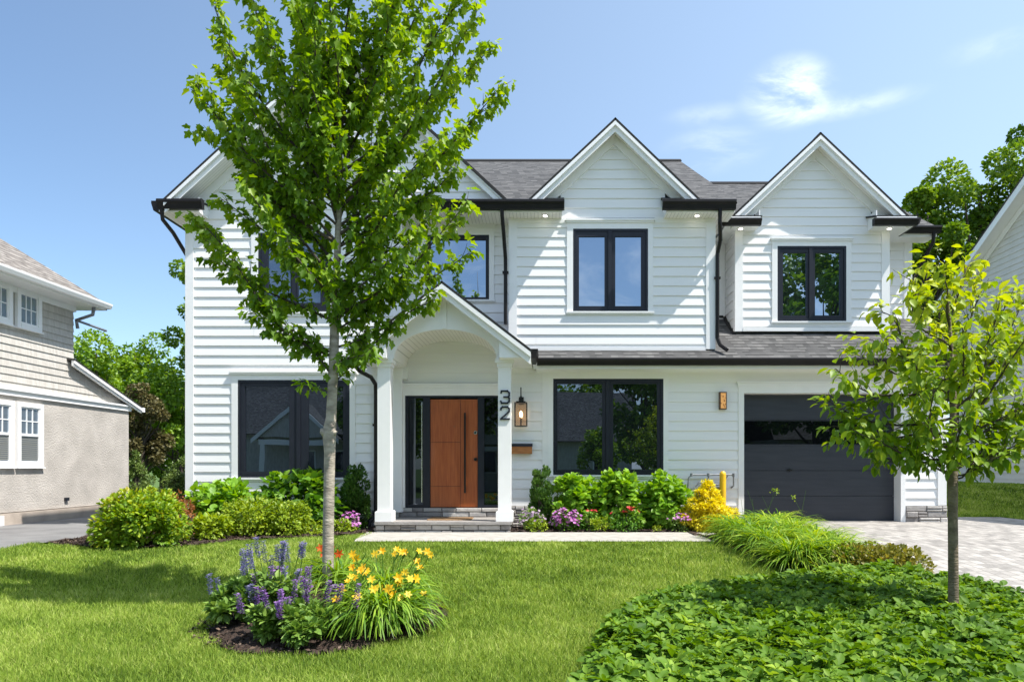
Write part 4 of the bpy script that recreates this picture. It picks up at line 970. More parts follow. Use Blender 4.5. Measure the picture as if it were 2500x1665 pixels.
M['fp']=leafmat('violet_petal',[(.17,.08,.26),(.30,.16,.42),(.44,.29,.56)],.3)
M['fb']=leafmat('blue_violet_petal',[(.13,.12,.25),(.23,.21,.39),(.34,.31,.52)],.3)
M['fm']=leafmat('magenta_petal',[(.42,.10,.38),(.55,.22,.52),(.70,.42,.66)],.3)
M['fr']=leafmat('red_pink_petal',[(.60,.02,.05),(.72,.08,.08),(.80,.35,.22)],.3)
M['fl']=leafmat('pale_lilac_petal',[(.36,.25,.36),(.48,.36,.48),(.58,.48,.56)],.3)
M['far1']=leafmat('far_light_leaf',[(.07,.16,.015),(.17,.30,.025),(.34,.46,.045)],.3)
M['far2']=leafmat('far_mid_leaf',[(.05,.12,.015),(.12,.225,.022),(.26,.37,.04)],.3)
M['purple']=leafmat('purple_brown_leaf',[(.06,.06,.025),(.125,.11,.04),(.20,.17,.06)],.2)
M['conif']=leafmat('spruce_needle',[(.07,.12,.03),(.14,.21,.045),(.24,.31,.07)],.15)
M['turf']=leafmat('turf_blade',[(.065,.125,.018),(.19,.30,.036),(.34,.45,.075),(.50,.55,.17)],.3,rough=.6,spec=.2)
# ================================================================ LAWN
def vnoise(x,y,s,seed):
    r=np.random.default_rng(seed); t=r.random((64,64)); X=(x/s)%64; Y=(y/s)%64
    i=np.floor(X).astype(int)%64; j=np.floor(Y).astype(int)%64; fx=X-np.floor(X); fy=Y-np.floor(Y); fx=fx*fx*(3-2*fx); fy=fy*fy*(3-2*fy)
    a=t[i,j]; b=t[(i+1)%64,j]; c=t[i,(j+1)%64]; d=t[(i+1)%64,(j+1)%64]
    return (a*(1-fx)+b*fx)*(1-fy)+(c*(1-fx)+d*fx)*fy
def lawn_mask(X,D):
    ok=(D<10.34)|((X<-2.95-.0*(D))&(D<11.7))
    ok&=~((X<-3.0)&(D>bedline(X)))
    ok&=~((X>-7.3)&(X<-3.05)&(D>bedline(X)))
    ok&=~inpoly(X,D,GC); ok&=~inpoly(X,D,LB)
    r=np.hypot((X+1.93)/.99,(D-6.25)/1.11); an=np.arctan2(D-6.25,X+1.98); ok&=r>(1.0+.03*np.sin(9*an)+.02*np.sin(23*an))
    ok&=X>-7.55-.02*(11-D)
    ok&=~((X>2.3)&(D>7.4)&~inpoly(X,D,LB)&(X>2.95))
    ok&=X<np.interp(D,[3,12],[3.6,3.4])
    return ok
strip('lawn',[(D,-7.7,3.3) for D in np.arange(3.0,10.4,.2)],M['soil_grass'],nx=70,dz=-.012)
rg=np.random.default_rng(21)
def turf(name,regions,mask,label,hz=(.035,.08),tb=0.,W=1.0):
    PX=[];PD=[];WW=[]
    for (d0_,d1_,dens,w) in regions:
        x0_=-.86*d1_-.4; x1_=.76*d1_+.4
        if name!='lawn_grass': x0_,x1_=7.2,.76*d1_+1
        nn=int((x1_-x0_)*(d1_-d0_)*dens); x=rg.uniform(x0_,x1_,nn); d=rg.uniform(d0_,d1_,nn)
        m=mask(x,d)&(x>-.86*d-.4)&(x<.76*d+.5); PX.append(x[m]);PD.append(d[m]);WW.append(np.full(m.sum(),w))
    X=np.concatenate(PX);D=np.concatenate(PD);w=np.concatenate(WW)*rg.uniform(.7,1.3,len(X))*W; n=len(X)
    Z=G(X,D)-.006
    big=vnoise(X,D,.9,1)*.5+vnoise(X,D,.33,2)*.3+vnoise(X,D,.1,3)*.2
    stripe=.5+.5*np.sin((X*.35+D*.94)*2*math.pi/.62)
    h=rg.uniform(hz[0],hz[1],n)*(.8+.45*big)
    la=rg.uniform(0,6.283,n)+.0*vnoise(X,D,.22,5); lean=rg.uniform(.05,.95,n)+.2*(vnoise(X,D,.28,8)-.3)
    hd=np.stack([np.cos(la),np.sin(la),0*la],-1); sa=rg.uniform(0,math.pi,n); sd=np.stack([np.cos(sa),np.sin(sa),0*sa],-1)
    P=np.stack([X,D-D0,Z],-1)
    m1=P+hd*(h*np.sin(lean)*.45)[:,None]; m1[:,2]+=h*np.cos(lean)*.55
    tip=P+hd*(h*np.sin(lean)*1.25)[:,None]; tip[:,2]+=h*np.cos(lean)*.98
    V=np.stack([P-sd*w[:,None]*.5,P+sd*w[:,None]*.5,m1+sd*w[:,None]*.42,m1-sd*w[:,None]*.42,tip],1)
    dry=np.clip((vnoise(X,D,.45,9)-.62)*3,0,1)
    tint=.06+.64*big+.07*stripe+rg.normal(size=n)*.25+dry*.25+tb
    o=pack(name,V,[(0,1,2,3),(3,2,4)],None,tint,M['turf'],None); return tag(o,label,'grass',kind='stuff')
turf('lawn_grass',[(4.2,5.4,12500,.0044),(5.4,6.8,9000,.0055),(6.8,8.6,6200,.0068),(8.6,11.7,4200,.009)],lawn_mask,'short mown green lawn grass sloping down from the walk')
def bank(X,D): return (D>14.22)&(X>7.42)|((X>9.22)&(D>11))
turf('grass_bank',[(11,16,1500,.016),(16,23.4,800,.024)],bank,'grass on the rising bank right of the garage',hz=(.05,.09),W=1.0)
# mulch chips in the round bed and along the borders
r_=np.random.default_rng(8); n=2600
a=r_.uniform(0,6.283,n); q=1.08*np.sqrt(r_.random(n)); X=-1.98+q*np.cos(a); D=6.25+q*np.sin(a)*1.06
nb=5200; X2=r_.uniform(-.6,3.4,nb); D2=r_.uniform(11.82,12.8,nb); X3=r_.uniform(-7.2,-3.1,nb); D3=bedline(X3)+r_.random(nb)*.8; m3=D3<12.8
X=np.concatenate([X,X2,X3[m3]]);D=np.concatenate([D,D2,D3[m3]]); n=len(X)
P=np.stack([X,D-D0,G(X,D)+.045],-1); d=rdir(r_,n); d[:,2]*=.4; nn=np.tile(np.array([0,0,1.]),(n,1))+r_.normal(size=(n,3))*.5
M['chip']=leafmat('bark_chip',[(.02,.012,.009),(.06,.038,.028),(.22,.16,.12)],0.0,rough=.9,spec=.2)
tag(leaves('bark_chips',P,d,nn,r_.uniform(.02,.055,n),r_.random(n)**2,tpl_quad(.22),M['chip'],None),'dark bark chips scattered over the planting beds','mulch',kind='stuff')
# ================================================================ GROUND COVER
r_=np.random.default_rng(31); nR=9500
X=r_.uniform(0,4.5,nR); D=r_.uniform(3.4,7.8,nR); m=inpoly(X,D,GC)&(X<.80*D+.3); X=X[m];D=D[m]
ex=np.ones(len(X))
for i in range(len(GC)):
    (x1,y1),(x2,y2)=GC[i],GC[(i+1)%len(GC)]
    if i==len(GC)-1: continue
    t=np.clip(((X-x1)*(x2-x1)+(D-y1)*(y2-y1))/((x2-x1)**2+(y2-y1)**2),0,1); ex=np.minimum(ex,np.hypot(X-x1-t*(x2-x1),D-y1-t*(y2-y1)))
hgt=.03+.17*np.sqrt(np.clip(ex/.22,0,1))+.05*vnoise(X,D,.3,4)+r_.uniform(-.05,.05,len(X))
n=len(X); k=7; C=np.stack([X,D-D0,G(X,D)+hgt],-1); low=r_.random(n)<.35; C[low,2]-=r_.uniform(.03,.14,low.sum())
tl=nrm(np.stack([r_.normal(size=n)*.38,r_.normal(size=n)*.38-.05,np.ones(n)],-1))
a0=r_.uniform(0,6.28,n); az=(a0[:,None]+np.arange(k)*2.4).reshape(-1); A=np.repeat(tl,k,0); U=nrm(np.cross(A,np.array([.2,1,.1]))); Wv=np.cross(A,U)
el=np.tile(np.linspace(.1,.85,k),n)+r_.normal(size=n*k)*.15
dd=(U*np.cos(az)[:,None]+Wv*np.sin(az)[:,None])*np.cos(el)[:,None]+A*np.sin(el)[:,None]
P=np.repeat(C,k,0)+dd*.006; NN=A*np.cos(el)[:,None]-(dd-A*np.sin(el)[:,None])*np.sin(el)[:,None]+r_.normal(size=P.shape)*.28
sz=np.tile(np.linspace(.078,.042,k),n)*np.repeat(r_.uniform(.65,1.3,n),k)*(1+r_.uniform(-.25,.25,n*k))
tint=.30+.28*np.tile(np.linspace(0,1,k),n)+np.repeat(r_.normal(size=n)*.12+.18*(vnoise(X,D,.5,6)-.5),k)+r_.normal(size=n*k)*.08
tag(leaves('ground_cover',P,dd,NN,sz,tint,tpl_oval(.29,.18,.30),M['cover'],None,smooth=False),'low glossy leafy ground cover mounded around the young tree','ground cover',kind='stuff')
# ================================================================ SHRUBS
def SX(sx,D): return (sx-CX)/FPX*D
B=bush
B('round_shrub','large rounded yellow-green shrub with orange tips at the left end of the bed','shrub',SX(350,9.95),9.95,.72,.6,.86,9000,.06,'spirea',seed=3,tip=.16,up=.6,lumps=60,rl=(.24,.34))
B('rust_shrub','rusty orange brown shrub at the house corner behind the rounded shrub','shrub',SX(425,11.3),11.3,.42,.36,.78,1300,.05,'rust',seed=4,lumps=24)
B('hydrangea','bright green hydrangea below the left end of the dark window','shrub',SX(550,12.0),12.0,.62,.5,.90,1700,.125,'bright',T_OVW,seed=5)
B('hydrangea','darker broad-leaved hydrangea behind the tall tree trunk under the window','shrub',SX(728,12.2),12.2,.80,.50,1.04,2300,.125,'mid',T_OVW,seed=6,tip=.3)
B('low_shrub','olive yellow-green spreading shrub in front of the left hydrangea','shrub',SX(612,11.2),11.2,.52,.42,.66,2600,.055,'lime',seed=7,tip=-.1)
B('low_shrub','grey-green spreading shrub between the two hydrangeas and the lawn','shrub',SX(700,11.35),11.35,.48,.40,.58,2400,.055,'lime',seed=8,tip=-.15)
B('gold_shrub','small golden-topped shrub right of the rounded shrub','shrub',SX(515,10.55),10.55,.31,.28,.42,1100,.065,'lime',seed=9,tip=.2)
B('low_shrub','low lime shrub beside the lawn left of the tall tree trunk','shrub',SX(756,11.35),11.35,.30,.22,.25,650,.045,'lime',seed=10)
B('low_shrub','low lime shrub beside the lawn right of the tall tree trunk','shrub',SX(828,11.75),11.75,.27,.2,.24,520,.045,'lime',seed=12)
cyl=lambda h:(.62+.38*min(1,h*3)) if h<.9 else .75
B('columnar_yew','dark upright yew left of the porch beside the downspout','shrub',SX(868,12.35),12.35,.23,.2,1.16,7000,.05,'yew',tpl_quad(.28),seed=11,profile=cyl,up=1.5,lumps=60,rl=(.42,.55))
B('columnar_yew','upright yew right of the porch beside the dark picture window','shrub',SX(1321,12.3),12.3,.19,.17,1.14,6500,.05,'yew',tpl_quad(.28),seed=13,profile=cyl,up=1.5,lumps=60,rl=(.42,.55),tip=.35)
B('hydrangea','bright hydrangea at the left end of the right bed beside the yew','shrub',SX(1400,12.42),12.42,.47,.36,1.06,2000,.105,'bright',T_OVW,seed=14,tip=.2)
B('hydrangea','bright hydrangea in the middle below the picture window mullion','shrub',SX(1512,12.42),12.42,.50,.36,1.14,2300,.105,'bright',T_OVW,seed=15,tip=.2)
B('hydrangea','bright hydrangea at the right corner of the picture window','shrub',SX(1624,12.40),12.40,.53,.36,1.08,2200,.105,'bright',T_OVW,seed=16,tip=.2)
B('lavender_clump','pale lilac flowering clump at the foot of the right yew','flowers',SX(1300,12.02),12.02,.25,.17,.42,450,.045,'sage',seed=17,flowers=('fl',70,.028,.4))
B('low_shrub','small lime mound nearest the porch in the right bed','shrub',SX(1314,11.98),11.98,.24,.17,.23,520,.04,'lime',seed=18)
B('petunia_clump','magenta pink petunias left of the lime mound in the right bed','flowers',SX(1381,11.98),11.98,.28,.17,.40,500,.045,'mid',seed=19,flowers=('fm',120,.034,.3))
B('low_shrub','yellow-green mound between the pink petunias and the rose bush','shrub',SX(1466,11.98),11.98,.27,.18,.27,620,.04,'lime',seed=20)
B('rose_bush','low rose bush with a few red and coral blooms in front of the middle hydrangea','flowers',SX(1530,12.0),12.0,.34,.19,.42,950,.045,'mid',seed=21,flowers=('fr',14,.045,.72))
B('salmon_flower','small plant with a salmon bloom behind the lime mound','flowers',SX(1440,12.02),12.02,.17,.13,.38,260,.05,'mid',seed=22,flowers=('fr',6,.03,.8))
B('yellow_tuft','tiny yellow-green tuft at the front of the right bed','plant',SX(1606,11.95),11.95,.11,.09,.12,160,.03,'lime',seed=23,tip=.3)
B('dianthus_mound','mauve flowering mound beside the golden conifer','flowers',SX(1664,11.98),11.98,.26,.2,.31,600,.035,'sage',seed=24,flowers=('fm',95,.024,.6))
cone=lambda h: max(.08,(1-h)**.8)*1.0
B('golden_conifer','bright golden yellow conifer in front of the yellow post','shrub',SX(1728,12.05),12.05,.60,.40,.92,11000,.055,'gold',tpl_quad(.3),seed=25,profile=lambda h:max(.16,1.05-h*.95) if h>.2 else .85,lumps=90,rl=(.2,.34),up=.3)
B('petunia_clump','violet petunias at the foot of the yew left of the porch','flowers',SX(850,11.95),11.95,.25,.15,.34,260,.045,'mid',seed=26,flowers=('fm',80,.032,.3))
B('bronze_shrub','bronze and orange leaved shrub beside the paved drive behind the ground cover','shrub',3.80,8.0,.55,.42,.34,3200,.05,'barberry',seed=27,lumps=34,up=.8)
# stalk with pale seed head in the clump grass
def clump(name,label,X,D,rad,h,n,mat,seed,cat='ornamental grass',group=None,w=.014,ln=.62,lean=1.0,arch=.9,tm=.5):
    r=np.random.default_rng(seed); t=thing(name,(X,D-D0,g(X,D)),label,cat,group)
    blades(r,n,rad*.35,ln,w,lean,M[mat],t,arch=arch,tintm=tm)
    mb=MB(); 
    for i in range(9):
        a=r.uniform(0,6.28); mb.tube([(math.cos(a)*rad*.15,math.sin(a)*rad*.15,-.02),(math.cos(a)*rad*.22,math.sin(a)*rad*.22,h*.3)],[.012,.004],5)
    mb.build('crown_base',M['mid'],t,local=True); return t
lab=['clump grass beside the walk end at the garage corner','bright clump grass behind the first one at the drive edge','clump grass second from the walk on the lawn side','lime clump grass on the drive side in mid row','clump grass third from the walk on the lawn side','tallest arching clump grass on the drive side','clump grass nearest the ground cover on the lawn side','clump grass touching the bronze shrub']
for i,(x,d) in enumerate([(2.95,10.85),(3.45,10.9),(2.9,10.1),(3.5,10.1),(2.95,9.3),(3.5,9.2),(3.05,8.5),(3.5,8.5)]):
    clump('clump_grass',lab[i],x,d,.5,.4,780,'liri',100+i,group='clump grasses between lawn and drive',tm=.48+.1*(i%2),ln=.68,w=.022)
# tall thin flower stalks over the clump grass
t=thing('seed_stalks',(SX(1960,10.4),10.4-D0,g(3.7,10.4)),'thin stalks with pale seed heads rising out of the clump grass before the garage','plant')
mb=MB(); r=np.random.default_rng(77); hp=[]
for i in range(8):
    x=r.uniform(-.9,.25); y=r.uniform(-.3,.3); hh=r.uniform(.6,.78); e=(x+r.normal()*.08,y,hh); mb.tube([(x,y,.05),(x,y,hh*.6),e],[.004,.003,.002],4); hp.append(e)
mb.build('stalks',M['sage'],t,local=True)
hp=np.array(hp)[:3]; P=np.repeat(hp,14,0)+r.normal(size=(42,3))*[.02,.02,.03]; leaves('seed_heads',P,rdir(r,42),rdir(r,42),np.full(42,.03),r.random(42),T_Q,M['lime'],t)
# ================================================================ ROUND BED: salvias and daylilies
def salvia(label,X,D,rx,h,n,spikes,seed,fm='fb',rel=(.45,1.0),x0=0):
    r=np.random.default_rng(seed); zb=g(X,D); t=thing('salvia',(X,D-D0,zb),label,'flowers')
    lu=lump_cloud(r,18,rx*.8,rx*.7,h*.30,.02,(.28,.45)); P,d,k=crown_pts(r,n,lu,.5); P[:,2]=np.abs(P[:,2])
    Dr=nrm(d+np.array([0,0,.45])+r.normal(size=P.shape)*.4); Nr=nrm(d*.4+np.array([0,0,1.])+r.normal(size=P.shape)*.3)
    leaves('foliage',P,Dr,Nr,r.uniform(.05,.095,n),.45+r.normal(size=n)*.2,tpl_oval(.26,.15,.25),M['sage'],t)
    mb=MB(); PP=[];DD=[];TT=[]
    for i in range(spikes):
        a=r.uniform(0,6.28); q=rx*math.sqrt(r.random())*.85; bx,by=math.cos(a)*q,math.sin(a)*q; hh=h*r.uniform(*rel)+.1
        ex,ey=bx*1.25+r.normal()*.03,by*1.1; mb.tube([(bx*.6,by*.6,.1),(bx,by,hh*.6),(ex,ey,hh)],[.005,.004,.002],5)
        sl_=r.uniform(.13,.21); m=64
        tt=np.linspace(0,1,m); c=np.stack([ex+(bx-ex)*(1-tt)*.4,ey+(by-ey)*(1-tt)*.4,hh-sl_*(1-tt)+.01],-1)
        an=np.arange(m)*2.4; o=np.stack([np.cos(an),np.sin(an),np.full(m,.35)],-1); PP.append(c+o*.004); DD.append(o); TT.append(np.clip(r.random(m)*.6+.25*r.random(),0,1))
    mb.build('stems',M['sage'],t,local=True)
    for P,Dd,tt in zip(PP,DD,TT): leaves('flower_spike',P,Dd,np.tile(np.array([0,0,1.]),(len(P),1))+r.normal(size=P.shape)*.3,r.uniform(.016,.034,len(P)),tt,tpl_quad(.42),M[fm],t)
salvia('tall blue-violet salvia spikes at the left edge of the round bed',-2.58,5.95,.38,.42,1500,12,201,'fb')
salvia('tallest blue salvia spikes left of the tree trunk',-2.34,6.0,.34,.47,1300,13,202,'fb',(.75,1.05))
salvia('purple salvia with short spikes in front of the tree trunk',-2.10,5.5,.36,.32,1500,11,203,'fp',(.6,1.0))
salvia('leafy salvia with few dark violet spikes at the front of the round bed',-1.80,5.42,.36,.38,2200,5,204,'fp',(.75,1.0))
salvia('violet salvia close beside the trunk at the back of the bed',-2.24,5.95,.24,.26,420,8,205,'fp',(.7,1.0))
def lilyflowers(r,t,pts,face,mat,size=.042,name='flowers'):
    n=len(pts); k=6; P=np.repeat(pts,k,0); A=nrm(face+r.normal(size=face.shape)*.25); A=np.repeat(A,k,0); U=nrm(np.cross(A,np.array([.1,.2,1.0]))); Wv=np.cross(A,U)
    a=np.tile(np.arange(k)*math.pi/3,n); dd=(U*np.cos(a)[:,None]+Wv*np.sin(a)[:,None])+A*np.repeat(r.uniform(.35,.9,n),k)[:,None]
    sz=np.full(n*k,size)*np.repeat(r.uniform(.8,1.15,n),k); tn=np.clip(np.repeat(r.random(n),k)*.6+np.tile([.1,.35],n*3),0,1)
    for i in range(n): s_=slice(i*k,(i+1)*k); leaves('flower',P[s_],dd[s_],A[s_],sz[s_],tn[s_],tpl_oval(.24,.1,.35),M[mat],t)
def daylily(label,X,D,rad,n,nf,seed,fmat,hr=(.45,.75),spread=(-.25,.5,-.1,.25)):
    r=np.random.default_rng(seed); t=thing('daylily',(X,D-D0,g(X,D)),label,'flowers')
    blades(r,n,rad*.3,.66,.022,.95,M['lily'],t,arch=.95,tintm=.5,seg=7)
    mb=MB(); pts=[];fc=[]
    for i in range(nf):
        x,y=r.uniform(spread[0],spread[1]),r.uniform(spread[2],spread[3]); z=r.uniform(*hr)
        mb.tube([(x*.3,y*.3,.02),(x*.7,y*.7,z*.6),(x,y,z)],[.005,.004,.003],5); pts.append((x,y,z)); fc.append((x*.8,-.75,.35))
        if r.random()<.5:
            mb.tube([(x*.8,y*.8,z*.8),(x*.8+.05,y,z*.97),(x*.8+.06,y,z*1.03)],[.003,.006,.002],5)
    mb.build('stems',M['lily'],t,local=True); lilyflowers(r,t,np.array(pts),np.array(fc,float),fmat)
    return t
daylily('large daylily with arching leaves and yellow trumpet flowers right of the trunk',-1.40,5.8,.55,760,28,301,'fy',(.20,.46),(-.30,.46,-.28,.3))
daylily('yellow daylily filling the back of the bed right of the trunk',-1.48,6.3,.45,420,13,302,'fy',(.30,.48),(-.3,.42,-.1,.3))
daylily('smaller daylily with dark red blooms behind the trunk',-2.0,6.6,.3,200,5,303,'fo',(.32,.44),(-.25,.35,-.1,.1))
# ================================================================ TREES
def limb(mb,r,p0,p1,r0,r1,k=6,j=.03,sag=.0,n=7):
    p0=np.array(p0,float);p1=np.array(p1,float);L=np.linalg.norm(p1-p0); pts=[]
    o1=r.normal(size=3)*j*L; o2=r.normal(size=3)*j*L*.6
    for i in range(k+1):
        t=i/k; p=p0+(p1-p0)*t+o1*math.sin(math.pi*t)+o2*math.sin(2*math.pi*t); p[2]+=-sag*L*math.sin(math.pi*t); pts.append(p)
    mb.tube([tuple(p) for p in pts],list(np.linspace(r0,r1,k+1)),n); return np.array(pts)
def twigs(r,mb,path,spacing,ln,lf_sp,out,start=.12,rad=.004,updir=.25,jit=.6,taper=.55):
    seg=np.linalg.norm(np.diff(path,axis=0),axis=1); L=seg.sum(); cum=np.concatenate([[0],np.cumsum(seg)]); s=L*start
    while s<L:
        i=min(np.searchsorted(cum,s)-1,len(seg)-1); i=max(i,0); t=(s-cum[i])/seg[i]; p=path[i]+(path[i+1]-path[i])*t; d=(path[i+1]-path[i])/seg[i]
        w=r.normal(size=3); w-=d*w.dot(d); w/=np.linalg.norm(w); l=ln*(1-taper*s/L)*r.uniform(.5,1.25)
        dv=d*.65+w*jit+np.array([0,0,updir]); dv/=np.linalg.norm(dv); q=p+dv*l; mid=p+dv*l*.5+r.normal(size=3)*.03*l
        mb.tube([tuple(p),tuple(mid),tuple(q)],[rad,rad*.7,rad*.35],4,False)
        m=max(2,int(l/lf_sp))
        for u in np.linspace(.2,1,m):
            c=(p*(1-u)*(1-u)+2*mid*u*(1-u)+q*u*u); out.append((c,dv,w))
        s+=spacing*r.uniform(.6,1.4)
    out.append((path[-1],path[-1]-path[-2],np.array([0,0,1.])))
def leafset(r,name,out,per,size,mat,tpl,t,droop=.7,spread=.03,tintf=None,base=.45):
    c=np.array([o[0] for o in out]); d=nrm(np.array([o[1] for o in out])); c=np.repeat(c,per,0); d=np.repeat(d,per,0); n=len(c)
    w=rdir(r,n); P=c+w*spread*r.random((n,1)); Dr=nrm(w*.8+d*.25+np.array([0,0,-droop])+r.normal(size=(n,3))*.15)
    Nr=nrm(np.array([0,0,1.0])+w*.55+r.normal(size=(n,3))*.35)
    cl=np.repeat(r.normal(size=len(out))*.08,per)
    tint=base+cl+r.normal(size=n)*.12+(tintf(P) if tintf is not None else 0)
    P2=P+Dr*.012
    return leaves(name,P2,Dr,Nr,size*(1+r.uniform(-.32,.25,n)),tint,tpl,M[mat],t)
# ---- tall maple in the round bed (coordinates taken from the photo, real metres around its own axis)
TD=6.5; TX=wx(801,TD-D0)
def mp(sx,sy,dy=0.0):
    d=TD+dy; x=(sx*1.062-CX)/FPX*d-TX; z=CZ+(HY-sy*1.062)/FPX*d-g(TX,TD); return np.array([x,dy,z])
t=thing('maple_tree',(TX,TD-D0,g(TX,TD)),'tall young maple with pale trunk in the round flower bed, hiding the left gable','tree')
r=np.random.default_rng(404)
tp=[mp(753,1352),mp(754,1300),mp(755,1200),mp(757,1100),mp(758,1040),mp(757,1000),mp(758,985),mp(761,960),mp(764,900),mp(767,840),mp(769,760),mp(771,690),mp(775,600),mp(779,480),mp(779,380),mp(776,250),mp(770,120),mp(765,-20),mp(762,-180),mp(760,-300)]
tr=[.056,.052,.050,.049,.050,.061,.057,.046,.044,.045,.041,.036,.031,.027,.023,.020,.017,.014,.009,.004]
mb=MB(); mb.tube([tuple(p) for p in tp],tr,14)
mb.tube([tuple(mp(746,1002,-.02)),tuple(mp(741,992,-.03)),tuple(mp(739,985,-.03))],[.02,.026,.012],8)
mb.tube([tuple(mp(766,1000,-.01)),tuple(mp(772,990,-.01))],[.02,.018],8)
mb.build('trunk',M['bark'],t,smooth=True,local=True)
mb=MB(); out=[]
def tpos(sy):
    zz=mp(0,sy)[2]; T_=np.array(tp); return np.array([np.interp(zz,T_[:,2],T_[:,0]),np.interp(zz,T_[:,2],T_[:,1]),zz])
limbs=[(870,700,765,-.1),(880,830,800,.1),(815,600,690,-.2),(820,455,500,-.25),(740,460,512,.2),(700,505,455,.3),(690,560,420,-.5),(640,470,300,-.2),(620,530,330,.4),(560,447,190,-.3),(560,515,120,.3),(520,560,190,-.5),(500,490,10,-.1),(470,560,-60,.4),(430,600,60,-.5),(420,640,-120,.0),(360,650,-200,.3),
 (850,900,735,.1),(830,860,820,-.2),(800,1000,690,.1),(760,930,640,.35),(730,1075,465,-.1),(720,1080,580,.3),(690,960,540,-.4),(660,1000,480,.4),(600,1010,330,-.45),(570,1050,390,.2),(540,1160,190,-.1),(520,1080,300,.45),(480,1130,110,.2),(450,1100,20,-.4),(400,1000,-80,.5),(400,1105,-60,-.1),(340,950,-150,-.2),(320,1010,-220,.2),(300,880,-220,.3),(280,820,-260,-.3),(330,700,-260,-.4)]
for (sy,tx,ty,dy) in limbs:
    p0=tpos(sy); p1=mp(tx,ty,dy*1.1); L=np.linalg.norm(p1-p0)
    path=limb(mb,r,p0,p1,.007+.0045*L,.003,7,.035,sag=.07)
    twigs(r,mb,path,.050,.17+.07*L,.045,out,start=.10)
# limbs toward and away from the viewer, same upswept habit
for i in range(17):
    sy=r.uniform(200,780); p0=tpos(sy); a=r.choice([-1,1])*math.pi/2+r.normal()*.55; L=r.uniform(.55,1.35)*min(1,(900-sy)/300); el=r.uniform(.75,1.15)
    p1=p0+np.array([math.cos(a)*math.cos(el),math.sin(a)*math.cos(el),math.sin(el)])*L*1.15
    path=limb(mb,r,p0,p1,.006+.004*L,.003,6,.04,sag=.07); twigs(r,mb,path,.055,.22,.048,out,start=.15)
for sy in (905,): 
    p0=tpos(sy); path=limb(mb,r,p0,mp(690,885,-.12),.006,.002,4,.05); twigs(r,mb,path,.07,.12,.05,out,start=.3)
mb.build('branches',M['bark_dark'],t,local=True)
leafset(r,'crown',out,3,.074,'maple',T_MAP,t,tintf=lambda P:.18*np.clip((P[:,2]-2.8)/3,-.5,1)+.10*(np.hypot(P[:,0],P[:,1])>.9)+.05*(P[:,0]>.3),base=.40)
print('maple twig pts',len(out))
# ---- young tree in the ground cover
YDp=5.75; YX=wx(2329,YDp-D0)
def yp(sx,sy,dy=0.0): return np.array([(sx-CX)/FPX*(YDp+dy)-YX,dy,CZ+(HY-sy)/FPX*(YDp+dy)-g(YX,YDp)])
t=thing('young_tree',(YX,YDp-D0,g(YX,YDp)),'small spreading tree with slim stem rising from the ground cover before the garage','tree')
r=np.random.default_rng(505)
tp=[yp(2329,1560),yp(2328,1490),yp(2327,1350),yp(2326,1250),yp(2326,1165),yp(2326,1080),yp(2328,1000),yp(2326,920),yp(2322,850),yp(2318,780),yp(2312,720),yp(2305,660)]
mb=MB(); mb.tube([tuple(p) for p in tp],[.045,.042,.039,.038,.040,.034,.028,.022,.017,.012,.008,.003],12)
mb.build('trunk',M['bark_brown'],t,smooth=True,local=True)
mb=MB(); out=[]
T_=np.array(tp)
def tps(sy): zz=yp(0,sy)[2]; return np.array([np.interp(zz,T_[:,2],T_[:,0]),np.interp(zz,T_[:,2],T_[:,1]),zz])
lm=[(1160,2240,1095,-.1),(1165,2200,1090,.15),(1120,2100,1060,-.3),(1110,2130,1110,.3),(1080,2040,1040,-.1),(1060,2060,1070,.35),(1020,2015,975,.0),(980,2040,900,-.3),(960,2080,860,.3),(930,2130,830,-.2),(900,2150,760,.3),(860,2230,720,-.2),(830,2220,680,.2),(800,2290,640,-.1),(780,2360,650,.15),
 (1165,2400,1075,.1),(1160,2450,1110,-.2),(1150,2490,1010,.1),(1120,2540,1060,-.2),(1100,2540,960,.3),(1080,2580,900,-.1),(1060,2480,830,.2),(1040,2540,780,-.3),(1000,2470,720,.1),(960,2520,690,.3),(930,2440,740,-.3),(880,2400,690,.2),(1140,2380,950,-.5),(1120,2280,950,-.6),(1100,2220,980,.6),(1050,2400,880,.6),(980,2250,860,-.55),(950,2350,800,-.55),(900,2320,760,.5),(1130,2620,1000,.0)]
for (sy,tx,ty,dy) in lm:
    p0=tps(sy); p1=yp(tx,ty,dy*1.2); L=np.linalg.norm(p1-p0)
    path=limb(mb,r,p0,p1,.007+.006*L,.003,6,.05,sag=.09); twigs(r,mb,path,.050,.23,.042,out,start=.22,rad=.0035,updir=.3,taper=.3)
mb.build('branches',M['bark_dark'],t,local=True)
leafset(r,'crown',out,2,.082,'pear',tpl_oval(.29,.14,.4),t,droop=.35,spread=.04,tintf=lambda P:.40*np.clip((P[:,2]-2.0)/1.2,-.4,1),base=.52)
print('young twig pts',len(out))
